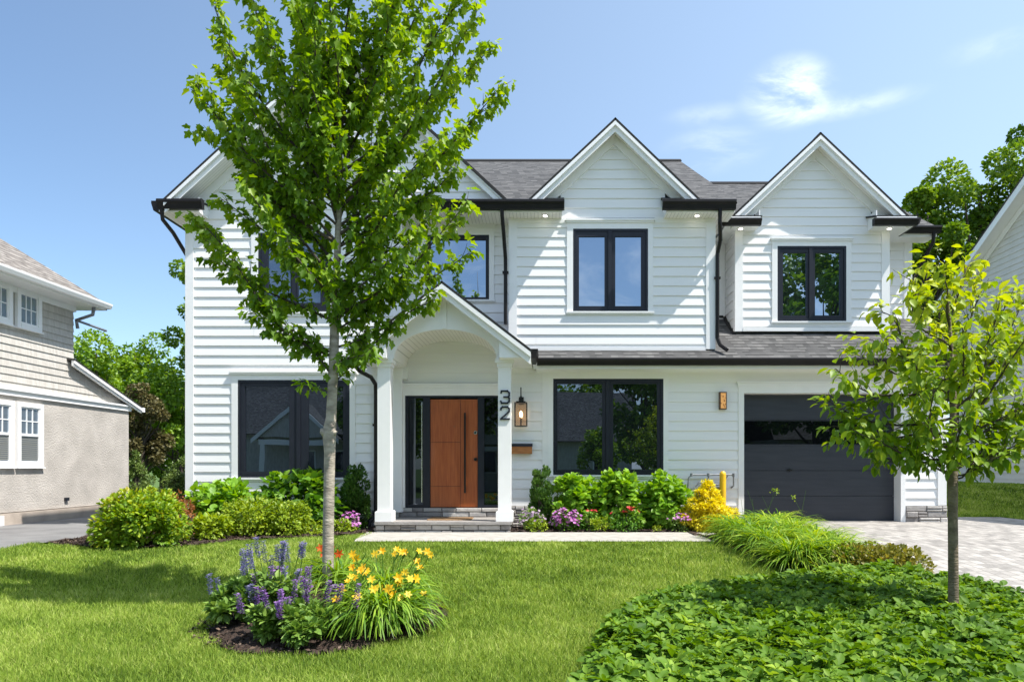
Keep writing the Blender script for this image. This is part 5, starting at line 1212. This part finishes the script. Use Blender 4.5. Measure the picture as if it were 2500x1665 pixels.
# ---- background trees
def bgtree(name,label,X,D,h,rx,z0,n,size,mat,seed,lumps=38,rl=(.2,.36),tpl=T_OVW,profile=None,bark='bark_dark',trunk=.14,cat='tree',ry=None,group=None,shell=.4,up=.2,zb=None):
    r=np.random.default_rng(seed); zb=g(X,D) if zb is None else zb; t=thing(name,(X,D-D0,zb),label,cat,group); ry=ry or rx
    lu=lump_cloud(r,lumps,rx*.85,ry*.85,(h-z0)*.45,z0+(h-z0)*.05,rl,profile)
    P,d,k=crown_pts(r,n,lu,shell); Dr=nrm(d*.8+np.array([0,0,up])+r.normal(size=P.shape)*.5); Nr=nrm(d*.6+np.array([0,0,.8])+r.normal(size=P.shape)*.4)
    lt=r.random(len(lu)); leaves('crown',P,Dr,Nr,size*(1+r.uniform(-.3,.3,n)),.35+.3*lt[k]+r.normal(size=n)*.14,tpl,M[mat],t)
    mb=MB(); mb.tube([(0,0,-.1),(0.02,0,z0*.7),(0,0.03,h*.55),(0,0,h*.85)],[trunk,trunk*.8,trunk*.5,trunk*.15],10)
    for i in range(0,len(lu),2):
        l=lu[i]; mb.tube(bend(r,(0,0,max(z0*.6,l[2]*.55)),tuple(l[:3]),3,.05),[trunk*.35,trunk*.22,trunk*.15,trunk*.06],5)
    mb.build('trunk',M[bark],t,local=True); return t
def dx(sx,D): return (sx-CX)/FPX*D
def hz(sy,D): return CZ+(HY-sy)/FPX*D
bgtree('hedge_tree','light green leafy tree right behind the left neighbour house',dx(235,25),25,hz(790,25),2.2,.6,13000,.115,'far1',601)
bgtree('hedge_tree','rounded light green tree in the gap between the houses',dx(330,27),27,hz(800,27),2.1,.6,13000,.12,'far1',602)
bgtree('hedge_tree','green tree partly hidden by the white house corner board',dx(425,25),25,hz(850,25),1.9,.5,12000,.115,'far1',603)
bgtree('purple_tree','brown-purple leaved tree in front of the green trees in the gap',dx(345,22),22,hz(915,22),.85,.6,8000,.08,'purple',604)
bgtree('spruce','small yellowish spruce beside the left neighbour wall',dx(330,20),20,hz(1095,20),.75,.1,7000,.075,'conif',605,tpl=tpl_quad(.2),profile=lambda h:max(.06,1-h),lumps=60,rl=(.22,.34))
bgtree('spruce','broad low green spruce beside the white house corner',dx(440,19),19,hz(1110,19),.85,.1,7500,.075,'conif',606,tpl=tpl_quad(.2),profile=lambda h:max(.1,1-h*.9),lumps=60,rl=(.22,.34))
bgtree('back_tree','dark green tree filling the gap low behind the purple tree',dx(395,28),28,hz(900,28),2.4,.3,9000,.13,'far2',607)
# tall tree behind the house, only its left edge shows
t=bgtree('tall_back_tree','tall tree behind the white house with leafy boughs showing left of the corner',dx(545,24),24,hz(560,24),2.1,3.2,13000,.11,'far2',608,lumps=46,rl=(.12,.24),trunk=.16)
bgtree('large_back_tree','large dark green tree between the garage gable and the right neighbour house',dx(2395,27),27,hz(375,27),3.9,1.2,42000,.15,'far2',609,lumps=90,rl=(.13,.24),trunk=.3)
bgtree('large_back_tree','lower spreading tree beside the right end of the garage roof',dx(2265,26),26,hz(455,26),1.6,2.4,14000,.14,'far2',610,lumps=46,rl=(.16,.28),trunk=.2)
bgtree('large_back_tree','tall tree rising at the right edge above the neighbour roof',dx(2515,29),29,hz(222,29),2.5,3.6,19000,.155,'far2',611,lumps=46,rl=(.14,.26),trunk=.25)
# ---- across the street: what the windows mirror
bgtree('street_tree','large street tree opposite, mirrored in the garage dormer window',15.5,-14,16.5,5.2,2.0,13000,.30,'far2',620,lumps=60,rl=(.14,.26),trunk=.3)
bgtree('street_tree','leafy tree opposite, mirrored in the lower picture window',4.8,-8.5,7.6,2.8,1.8,6500,.22,'far2',621,lumps=46,rl=(.16,.28),trunk=.2)
bgtree('street_tree','small round tree opposite, mirrored low in the picture window',2.2,-5.5,3.4,1.0,.8,3000,.13,'far1',622,lumps=30,trunk=.1)
bgtree('street_tree','dark tree opposite, mirrored at the left of the wing window',-9,-14,8.5,3.4,2.0,6500,.25,'far2',623,lumps=46,trunk=.25)
def opposite(label,cx,D,wd,h,pg,rmat,wmat):
    """a house facing ours, front wall at D"""
    Y=D-D0; O=thing('opposite_house',(cx,Y,-.5),label,'house')
    mb=MB(); mb.box(cx-wd/2,cx+wd/2,Y-7,Y,-.6,h); mb.prism([(cx+pg-2.2,h-.3),(cx+pg+2.2,h-.3),(cx+pg,h+1.7)],Y+.001,Y+1.2); mb.build('wall',M[wmat],O)
    mb=MB(); e=h-.1; slab(mb,(cx-wd/2-.5,Y+.6,e),(cx+wd/2+.5,Y+.6,e),(cx+wd/2+.5,Y-3.5,e+3.6),(cx-wd/2-.5,Y-3.5,e+3.6)); slab(mb,(cx-wd/2-.5,Y-7.6,e),(cx+wd/2+.5,Y-7.6,e),(cx+wd/2+.5,Y-3.5,e+3.6),(cx-wd/2-.5,Y-3.5,e+3.6))
    slab(mb,(cx+pg-2.6,Y+1.3,h-.4),(cx+pg-2.6,Y-1.5,h-.4),(cx+pg,Y-1.5,h+1.9),(cx+pg,Y+1.3,h+1.9)); slab(mb,(cx+pg+2.6,Y-1.5,h-.4),(cx+pg+2.6,Y+1.3,h-.4),(cx+pg,Y+1.3,h+1.9),(cx+pg,Y-1.5,h+1.9)); mb.build('roof',M[rmat],O)
    mb=MB()
    for s_ in (-1,1): mb.prism([(cx+pg,h+1.85),(cx+pg+s_*2.6,h-.45),(cx+pg+s_*2.6,h-.7),(cx+pg,h+1.55)],Y+1.31,Y+1.4)
    mb.box(cx+pg-2.2,cx+pg+2.2,Y+1.0,Y+1.3,h-.75,h-.45)
    for x in (cx+pg-2.1,cx+pg+1.8): mb.box(x,x+.32,Y+1.0,Y+1.3,-.5,h-.75)
    mb.build('porch_trim',M['trim'],O)
    for x in (cx-wd/2+1,cx+wd/2-2.6,cx+pg-.7):
        mb=MB(); mb.box(x,x+1.5,Y-.02,Y+.05,.7,2.2); f=mb.build('window',M['trim'],O); mb=MB(); mb.box(x+.1,x+1.4,Y+.051,Y+.06,.8,2.1); mb.build('pane',M['glass_dark'],f)
opposite('grey roofed house across the street mirrored in the right picture window',-1,-20,13,2.9,-3.2,'shingle','shake')
opposite('house with a gabled porch across the street mirrored in the left window',-17.5,-17,13,3.2,2.4,'shingle','shake')
opposite('house opposite the garage side of the street',21,-19,12,3.0,2,'shingle_tan','stucco')
for i,(x,d,h_,rx_) in enumerate([(-27,-24,10,4),(-21,-27,11,4.5),(-13,-29,10,4),(-6,-29,9.5,3.6),(3,-30,9.5,4),(10,-22,8.5,3.6),(26,-28,12,4.5),(33,-24,11,4),(14.5,-28,10,3.8),(-9.5,-13,8.5,2.2)]):
    bgtree('street_tree',['bushy tree behind the opposite houses, outermost on the left','taller bushy tree behind the opposite porch house','tree behind the porch of the opposite house','tree in the gap between two opposite houses','tree behind the grey roofed house opposite','tree between the opposite houses beside the drive','tall tree behind the tan roofed house opposite','outermost tree on the right across the street','tree left of the tan roofed house opposite','slim tree before the opposite porch house'][i],x,d,h_,rx_,1.2,4200,.34,'far2',640+i,lumps=40,rl=(.2,.34),trunk=.2)
# ================================================================ LEFT NEIGHBOUR
XN=-10.5
NH=thing('neighbour_house',(XN,3.0,0),'left neighbour house with pebbledash lower wall, cream shakes above and tan hipped roof','house')
def nd(sx,X=XN): return X*FPX/(sx-CX)
def nz(sy,D): return CZ+(HY-sy)/FPX*D
def Yd(D): return D-D0
Dn,Df,Du=7.0,17.4,15.41
zbelt=2.52; zev=4.70
mb=MB(); mb.box(XN-8,XN,Yd(Dn),Yd(Df),.25,zbelt); mb.build('stucco_wall',M['stucco'],NH)
mb=MB(); mb.box(XN-8,XN+.05,Yd(Dn),Yd(Df)-.02,-.2,.235); mb.build('foundation',M['concrete'],NH)
mb=MB(); mb.box(XN-8,XN-.03,Yd(Dn),Yd(Du),zbelt+.02,zev); mb.prism([(Yd(Du),zbelt+.02),(Yd(Df),zbelt+.02),(Yd(Df),2.7),(Yd(Du),3.4)],XN-8,XN-.03,'x'); mb.build('upper_body',M['shake'],NH)
mb=MB()
def iv_n(z):
    if z<3.4: return (Yd(Dn),Yd(Du)+(Df-Du)*min(1,max(0,(3.42-z)/(3.42-2.64))))
    return (Yd(Dn),Yd(Du))
nwin=[(Yd(12.75),Yd(14.43),3.93,4.66)]
siding(mb,iv_n,2.66,zev,0.02,exp=.146,openings=nwin,mapf=lambda u,off,z:(XN-.03+off,u,z),lap=.02); mb.build('shake_wall',M['shake'],NH)
mb=MB(); mb.box(XN,XN+.05,Yd(Dn),Yd(Df)+.04,zbelt,zbelt+.10); mb.box(XN,XN+.09,Yd(Dn),Yd(Df)+.06,zbelt+.101,zbelt+.14); mb.box(XN-.029,XN+.03,Yd(Dn),Yd(Du)+.02,zev-.14,zev-.005)
mb.build('belt_board',M['trim'],NH)
# shed roof and its rake
mb=MB(); y0,y1=Yd(15.2),Yd(17.75); z0_,z1_=3.50,2.66
slab(mb,(XN+.14,y1,z1_),(XN-8,y1,z1_),(XN-8,y0,z0_),(XN+.14,y0,z0_),.04); mb.build('shed_roof',M['shingle'],NH)
mb=MB(); mb.prism([(y0,z0_-.04),(y1,z1_-.04),(y1,z1_-.16),(y0,z0_-.16)],XN+.08,XN+.12,'x'); mb.prism([(y0,z0_-.05),(y1,z1_-.05),(y1,z1_-.11),(y0,z0_-.11)],XN+.121,XN+.15,'x'); mb.box(XN+.02,XN+.16,y1-.02,y1+.08,z1_-.13,z1_-.02); mb.build('rake_board',M['trim'],NH)
# hip roof
ex_,ey_=-9.98,Yd(15.78); zz=4.80; pp=.77; hw=4.2
mb=MB()
slab(mb,(ex_,Yd(Dn-1),zz),(ex_,ey_,zz),(ex_-hw,ey_-hw,zz+pp*hw),(ex_-hw,Yd(Dn-1),zz+pp*hw),.04)
mb.face([(ex_,ey_,zz),(ex_-2*hw,ey_,zz),(ex_-hw,ey_-hw,zz+pp*hw)],[(0,0),(8.4,0),(4.2,5.3)])
mb.build('roof',M['shingle_tan'],NH)
mb=MB(); mb.box(ex_-.06,ex_-.03,Yd(Dn-1),ey_,zz-.13,zz-.01); mb.box(XN,ex_-.061,Yd(Dn-1),ey_,zz-.13,zz-.11); mb.box(XN-8,ex_-.03,ey_-.03,ey_-.0,zz-.13,zz-.02); mb.box(XN-8,XN-.001,Yd(Du),ey_-.03,zz-.13,zz-.11)
mb.build('eave_box',M['trim'],NH)
mb=MB(); mb.prism([(ex_-.029,zz+.01),(ex_-.029,zz-.1),(ex_+.05,zz-.1),(ex_+.085,zz-.03),(ex_+.09,zz+.01)],Yd(Dn-1),ey_+.02); mb.build('gutter',M['trim'],NH)
mb=MB(); mb.tube([(ex_-.1,ey_-.35,zz-.12),(ex_-.12,ey_-.36,zz-.3),(XN+.03,Yd(Du)+.02,zz-.42),(XN+.04,Yd(Du)+.05,zz-.6)],[.04]*4,6); mb.tube([(XN+.02,Yd(Du)+.06,zz-.42),(XN+.02,ey_+.7,zz-.45)],[.03]*2,6); mb.build('downspout',M['pipe'],NH)
M['nglass']=glassmat('neighbour_glass',(.12,.14,.16),.30)
def nwindow(D0_,D1_,z0_,z1_,kind):
    f=MB(); c=.09
    y0,y1=Yd(D0_),Yd(D1_); X=XN
    f.box(X-.02,X+.045,y0-c,y0,z0_-c,z1_+c); f.box(X-.02,X+.045,y1,y1+c,z0_-c,z1_+c); f.box(X-.02,X+.045,y0,y1,z1_,z1_+c); f.box(X-.02,X+.055,y0,y1,z0_-c,z0_)
    f.box(X-.02,X+.07,y0-c-.02,y1+c+.02,z0_-c-.025,z0_-c-.001)
    w=f.build('window',M['trim'],NH)
    s=MB(); zm_=z0_+(z1_-z0_)*.5 if kind=='double' else z0_
    t=.03
    s.box(X-.01,X+.025,y0,y1,z1_-t,z1_); s.box(X-.01,X+.025,y0,y0+t,z0_,z1_-t); s.box(X-.01,X+.025,y1-t,y1,z0_,z1_-t); s.box(X-.01,X+.025,y0+t,y1-t,z0_,z0_+t)
    if kind=='double': s.box(X-.01,X+.03,y0+t,y1-t,zm_-.025,zm_+.025)
    zl=zm_+.0251 if kind=='double' else z0_+t
    for k in (1,2): yy=y0+t+(y1-y0-2*t)*k/3; s.box(X-.01,X+.018,yy-.009,yy+.009,zl,z1_-t-.0005)
    zc=(zl+z1_-t)/2; s.box(X-.009,X+.0175,y0+t,y1-t,zc-.009,zc+.009)
    s.build('sash',M['trim'],w)
    p=MB(); p.box(X-.0,X+.004,y0+t*.5,y1-t*.5,z0_+t*.5,z1_-t*.5); p.build('glass_pane',M['nglass'],w)
    if kind=='double':
        b=MB(); 
        for k in range(13): zz_=z0_+.05+k*.04; b.box(X+.0045,X+.009,y0+t+.004,y1-t-.004,zz_,zz_+.026)
        b.build('blind',M['blind'],w)
for a,b in ((13.80,14.28),(13.02,13.5)): nwindow(a,b,3.985,4.60,'fixed')
for a,b in ((13.80,14.33),(13.02,13.55)): nwindow(a,b,1.22,2.33,'double')
mb=MB(); mb.box(XN+.051,XN+.06,Yd(12.6),Yd(13.35),-.05,.2); mb.build('basement_window',M['trim'],NH)
mb=MB(); y=Yd(15.13); mb.box(XN,XN+.05,y-.05,y+.05,.40,.47); mb.build('wall_vent',M['black'],NH)
# ================================================================ RIGHT NEIGHBOUR
XR=13.3
RH=thing('right_neighbour_house',(XR,8,.6),'cream sided gable end of the neighbour house seen at the right edge','house')
def rr_z(D): return 7.57-.56*(D-21.46)
Df=22.8; Da=15.6
mb=MB(); mb.prism([(Yd(Df),-.5),(Yd(Da-7.2),-.5),(Yd(Da-7.2),rr_z(Df)-.2),(Yd(Da),rr_z(Da)-.2),(Yd(Df),rr_z(Df)-.2)],XR+.03,XR+9,'x'); mb.build('house_body',M['siding_r'],RH)
mb=MB()
def iv_r(z):
    zf=rr_z(Df)-.2
    if z<zf: return (Yd(Da-7),Yd(Df))
    w=(rr_z(Da)-.2-z)/.56; return (Yd(Da)-w,Yd(Da)+w) if w>0 else None
siding(mb,iv_r,.5,rr_z(Da)-.25,.1,exp=.17,mapf=side_l(XR)); mb.build('side_wall',M['siding_r'],RH)
mb=MB(); 
for sg in (1,-1):
    f=lambda D:Yd(D) if sg==1 else Yd(2*Da-D)
    mb.prism([(f(Da),rr_z(Da)-.05),(f(Df+.5),rr_z(Df+.5)-.05),(f(Df+.5),rr_z(Df+.5)-.28),(f(Da),rr_z(Da)-.28)],XR-.45,XR-.41,'x')
    mb.prism([(f(Da),rr_z(Da)-.12),(f(Df+.5),rr_z(Df+.5)-.12),(f(Df+.5),rr_z(Df+.5)-.18),(f(Da),rr_z(Da)-.18)],XR-.409,XR-.02,'x')
    mb.prism([(f(Da),rr_z(Da)-.19),(f(Df),rr_z(Df)-.19),(f(Df),rr_z(Df)-.38),(f(Da),rr_z(Da)-.38)],XR-.05,XR-.021,'x')
mb.build('rake_board',M['trim'],RH)
mb=MB(); X0,X1=XR-.46,XR+9
slab(mb,(X0,Yd(Df+.5),rr_z(Df+.5)),(X1,Yd(Df+.5),rr_z(Df+.5)),(X1,Yd(Da),rr_z(Da)),(X0,Yd(Da),rr_z(Da))); slab(mb,(X0,Yd(2*Da-Df-.5),rr_z(Df+.5)),(X1,Yd(2*Da-Df-.5),rr_z(Df+.5)),(X1,Yd(Da),rr_z(Da)),(X0,Yd(Da),rr_z(Da))); mb.build('roof',M['shingle_tan'],RH)
# ================================================================ GAS METER, POST
xa,xb_=wx(1680,.0),wx(1789,.0); zt=wz(1159,0)
GM=thing('gas_meter',((xa+xb_)/2,YL-.1,0),'grey gas meter with pipes on the wall between picture window and garage','gas meter')
mb=MB(); y=-.06
mb.tube([(xa-.02,y,.0),(xa-.02,y,zt-.25),(xa+.0,y,zt-.05),(xa+.05,y,zt),(xb_-.03,y,zt),(xb_,y,zt-.04),(xb_,y,zt-.2),(xb_,YL,zt-.24)],[.016]*8,8)
mb.tube([(xa+.36,y,zt),(xa+.36,y,zt-.16)],[.014]*2,8); mb.tube([(xb_-.2,y,zt-.18),(xb_-.2,y,.0)],[.014]*2,8)
mb.tube([(xa+.12,y,zt-.22),(xa+.20,y,zt-.13),(xa+.3,y,zt-.16),(xa+.55,y,zt-.18),(xb_-.18,y,zt-.12),(xb_-.1,y,zt-.0)],[.014]*6,8)
for q in (xa+.05,xa+.36,xb_-.0): mb.tube([(q-.0,y,zt-.03),(q,y,zt+.03)],[.026]*2,8)
mb.build('pipes',M['pipe'],GM)
mb=MB(); q=xa+.36; mb.tube([(q-.0,y-.06,zt-.2),(q,y+.06,zt-.2)],[.085,.085],18); mb.tube([(q,y-.075,zt-.2),(q,y-.061,zt-.2)],[.06,.06],14); mb.tube([(q,y,zt-.1),(q,y,zt-.13)],[.03,.03],10); mb.build('regulator',M['pipe'],GM)
mb=MB(); mb.box(xa+.42,xa+.62,y-.09,y+.07,zt-.50,zt-.22); mb.box(xa+.44,xa+.60,y-.1,y-.091,zt-.36,zt-.26); mb.build('meter_body',M['pipe'],GM)
X=wx(1764.5,-.2); mb=MB(); mb.tube([(X,-.2,-.1),(X,-.2,wz(1157,-.2)),(X,-.2,wz(1154,-.2)),(X,-.2,wz(1150,-.2))],[.058,.058,.052,.03],20)
tag(mb.build('bollard',M['yellow'],smooth=False),'yellow round steel guard post in front of the gas meter','bollard')
# ================================================================ SKY, SUN, CAMERA
w=bpy.data.worlds.new('World'); scene.world=w; w.use_nodes=True; nt=w.node_tree; nt.nodes.clear(); L=nt.links
SUNV=Vector((2.5,-1.0,4.3)).normalized(); elev=math.asin(SUNV.z); azim=math.atan2(SUNV.x,SUNV.y)
o=nt.nodes.new('ShaderNodeOutputWorld'); bg=nt.nodes.new('ShaderNodeBackground'); sk=nt.nodes.new('ShaderNodeTexSky'); sk.sky_type='NISHITA'; sk.sun_disc=False
sk.sun_elevation=elev; sk.sun_rotation=azim; sk.air_density=1.0; sk.dust_density=.6; sk.ozone_density=3.0; sk.altitude=50
bg.inputs[1].default_value=.15
tc=nt.nodes.new('ShaderNodeTexCoord')
def wn(t,**k):
    n=nt.nodes.new('ShaderNode'+t)
    for a,b in k.items(): setattr(n,a,b)
    return n
fac=None
nz_=wn('TexNoise'); nz_.inputs['Scale'].default_value=7.5; nz_.inputs['Detail'].default_value=12; nz_.inputs['Roughness'].default_value=.62; nz_.inputs['Distortion'].default_value=.5
mpn=wn('Mapping'); mpn.inputs['Scale'].default_value=(1.0,1.0,2.4); mpn.inputs['Rotation'].default_value=(0,R(12),0); L.new(tc.outputs['Generated'],mpn.inputs[0]); L.new(mpn.outputs[0],nz_.inputs['Vector'])
def cloud(sx,sy,rx,rz_,k,tilt=0):
    """a wisp at a compass direction"""
    d=Vector(((sx-CX)/FPX,1,(HY-sy)/FPX)).normalized()
    sb=wn('VectorMath',operation='SUBTRACT'); L.new(tc.outputs['Generated'],sb.inputs[0]); sb.inputs[1].default_value=d
    m=wn('Mapping'); m.vector_type='POINT'; m.inputs['Scale'].default_value=(1/rx,1/rx,1/rz_); L.new(sb.outputs[0],m.inputs[0])
    le=wn('VectorMath',operation='LENGTH'); L.new(m.outputs[0],le.inputs[0])
    mr=wn('MapRange',interpolation_type='SMOOTHSTEP'); mr.inputs[1].default_value=1; mr.inputs[2].default_value=0; mr.inputs[3].default_value=0; mr.inputs[4].default_value=k; L.new(le.outputs['Value'],mr.inputs[0]); return mr.outputs[0]
bl=[cloud(1925,228,.065,.045,1.7),cloud(2060,262,.11,.016,.42),cloud(1740,365,.08,.035,.42),cloud(1730,280,.07,.015,.3),cloud(2450,105,.07,.02,.25)]
s=bl[0]
for b_ in bl[1:]:
    a=wn('Math',operation='ADD'); L.new(s,a.inputs[0]); L.new(b_,a.inputs[1]); s=a.outputs[0]
mr=wn('MapRange',interpolation_type='SMOOTHSTEP'); mr.inputs[1].default_value=.32; mr.inputs[2].default_value=.66; L.new(nz_.outputs[0],mr.inputs[0])
mu=wn('Math',operation='MULTIPLY'); L.new(s,mu.inputs[0]); L.new(mr.outputs[0],mu.inputs[1])
# broad thin cloud in the street-side half of the sky
sp=wn('SeparateXYZ'); L.new(tc.outputs['Generated'],sp.inputs[0]); mb_=wn('MapRange'); mb_.inputs[1].default_value=.1; mb_.inputs[2].default_value=-.5; mb_.inputs[3].default_value=0; mb_.inputs[4].default_value=.5; L.new(sp.outputs[1],mb_.inputs[0])
mr2=wn('MapRange',interpolation_type='SMOOTHSTEP'); mr2.inputs[1].default_value=.44; mr2.inputs[2].default_value=.66; L.new(nz_.outputs[0],mr2.inputs[0])
mu2=wn('Math',operation='MULTIPLY'); L.new(mb_.outputs[0],mu2.inputs[0]); L.new(mr2.outputs[0],mu2.inputs[1])
ad=wn('Math',operation='ADD',use_clamp=True); L.new(mu.outputs[0],ad.inputs[0]); L.new(mu2.outputs[0],ad.inputs[1])
mx=wn('Mix',data_type='RGBA'); L.new(ad.outputs[0],mx.inputs[0]); L.new(sk.outputs[0],mx.inputs[6]); mx.inputs[7].default_value=(6.6,7.1,7.8,1)
# thin high veil, thicker to the right (sun side)
vl=wn('MapRange'); vl.inputs[1].default_value=-.7; vl.inputs[2].default_value=.8; vl.inputs[3].default_value=0.0; vl.inputs[4].default_value=.50; L.new(sp.outputs[0],vl.inputs[0])
mv=wn('Mix',data_type='RGBA'); L.new(vl.outputs[0],mv.inputs[0]); L.new(sk.outputs[0],mv.inputs[6]); mv.inputs[7].default_value=(5.2,6.4,8.0,1)
hb=wn('Mix',data_type='RGBA',blend_type='MULTIPLY'); hb.inputs[0].default_value=1; hb.inputs[7].default_value=(.89,.93,.93,1); L.new(mv.outputs[2],hb.inputs[6]); L.new(hb.outputs[2],mx.inputs[6]); L.new(mx.outputs[2],bg.inputs[0]); L.new(bg.outputs[0],o.inputs[0])
sd=bpy.data.lights.new('sun','SUN'); sd.energy=5.0; sd.angle=R(.53); sd.color=(1,.955,.88); so=bpy.data.objects.new('sun',sd); COL.objects.link(so); so.rotation_euler=SUNV.to_track_quat('Z','Y').to_euler(); so.location=(6,-8,14)
cd=bpy.data.cameras.new('camera'); cam=bpy.data.objects.new('camera',cd); COL.objects.link(cam); scene.camera=cam
cam.location=(0,-D0,CZ); cam.rotation_euler=(R(90),0,0); cd.sensor_width=36; cd.lens=FPX/2500*36; cd.shift_x=(1250-CX)/2500; cd.shift_y=(HY-832.5)/2500; cd.clip_start=.05; cd.clip_end=3000
scene.view_settings.view_transform='Standard'; scene.view_settings.look='None'; scene.view_settings.exposure=EXPO; scene.view_settings.gamma=1
scene.render.engine='CYCLES'; scene.cycles.max_bounces=8; scene.cycles.transparent_max_bounces=8
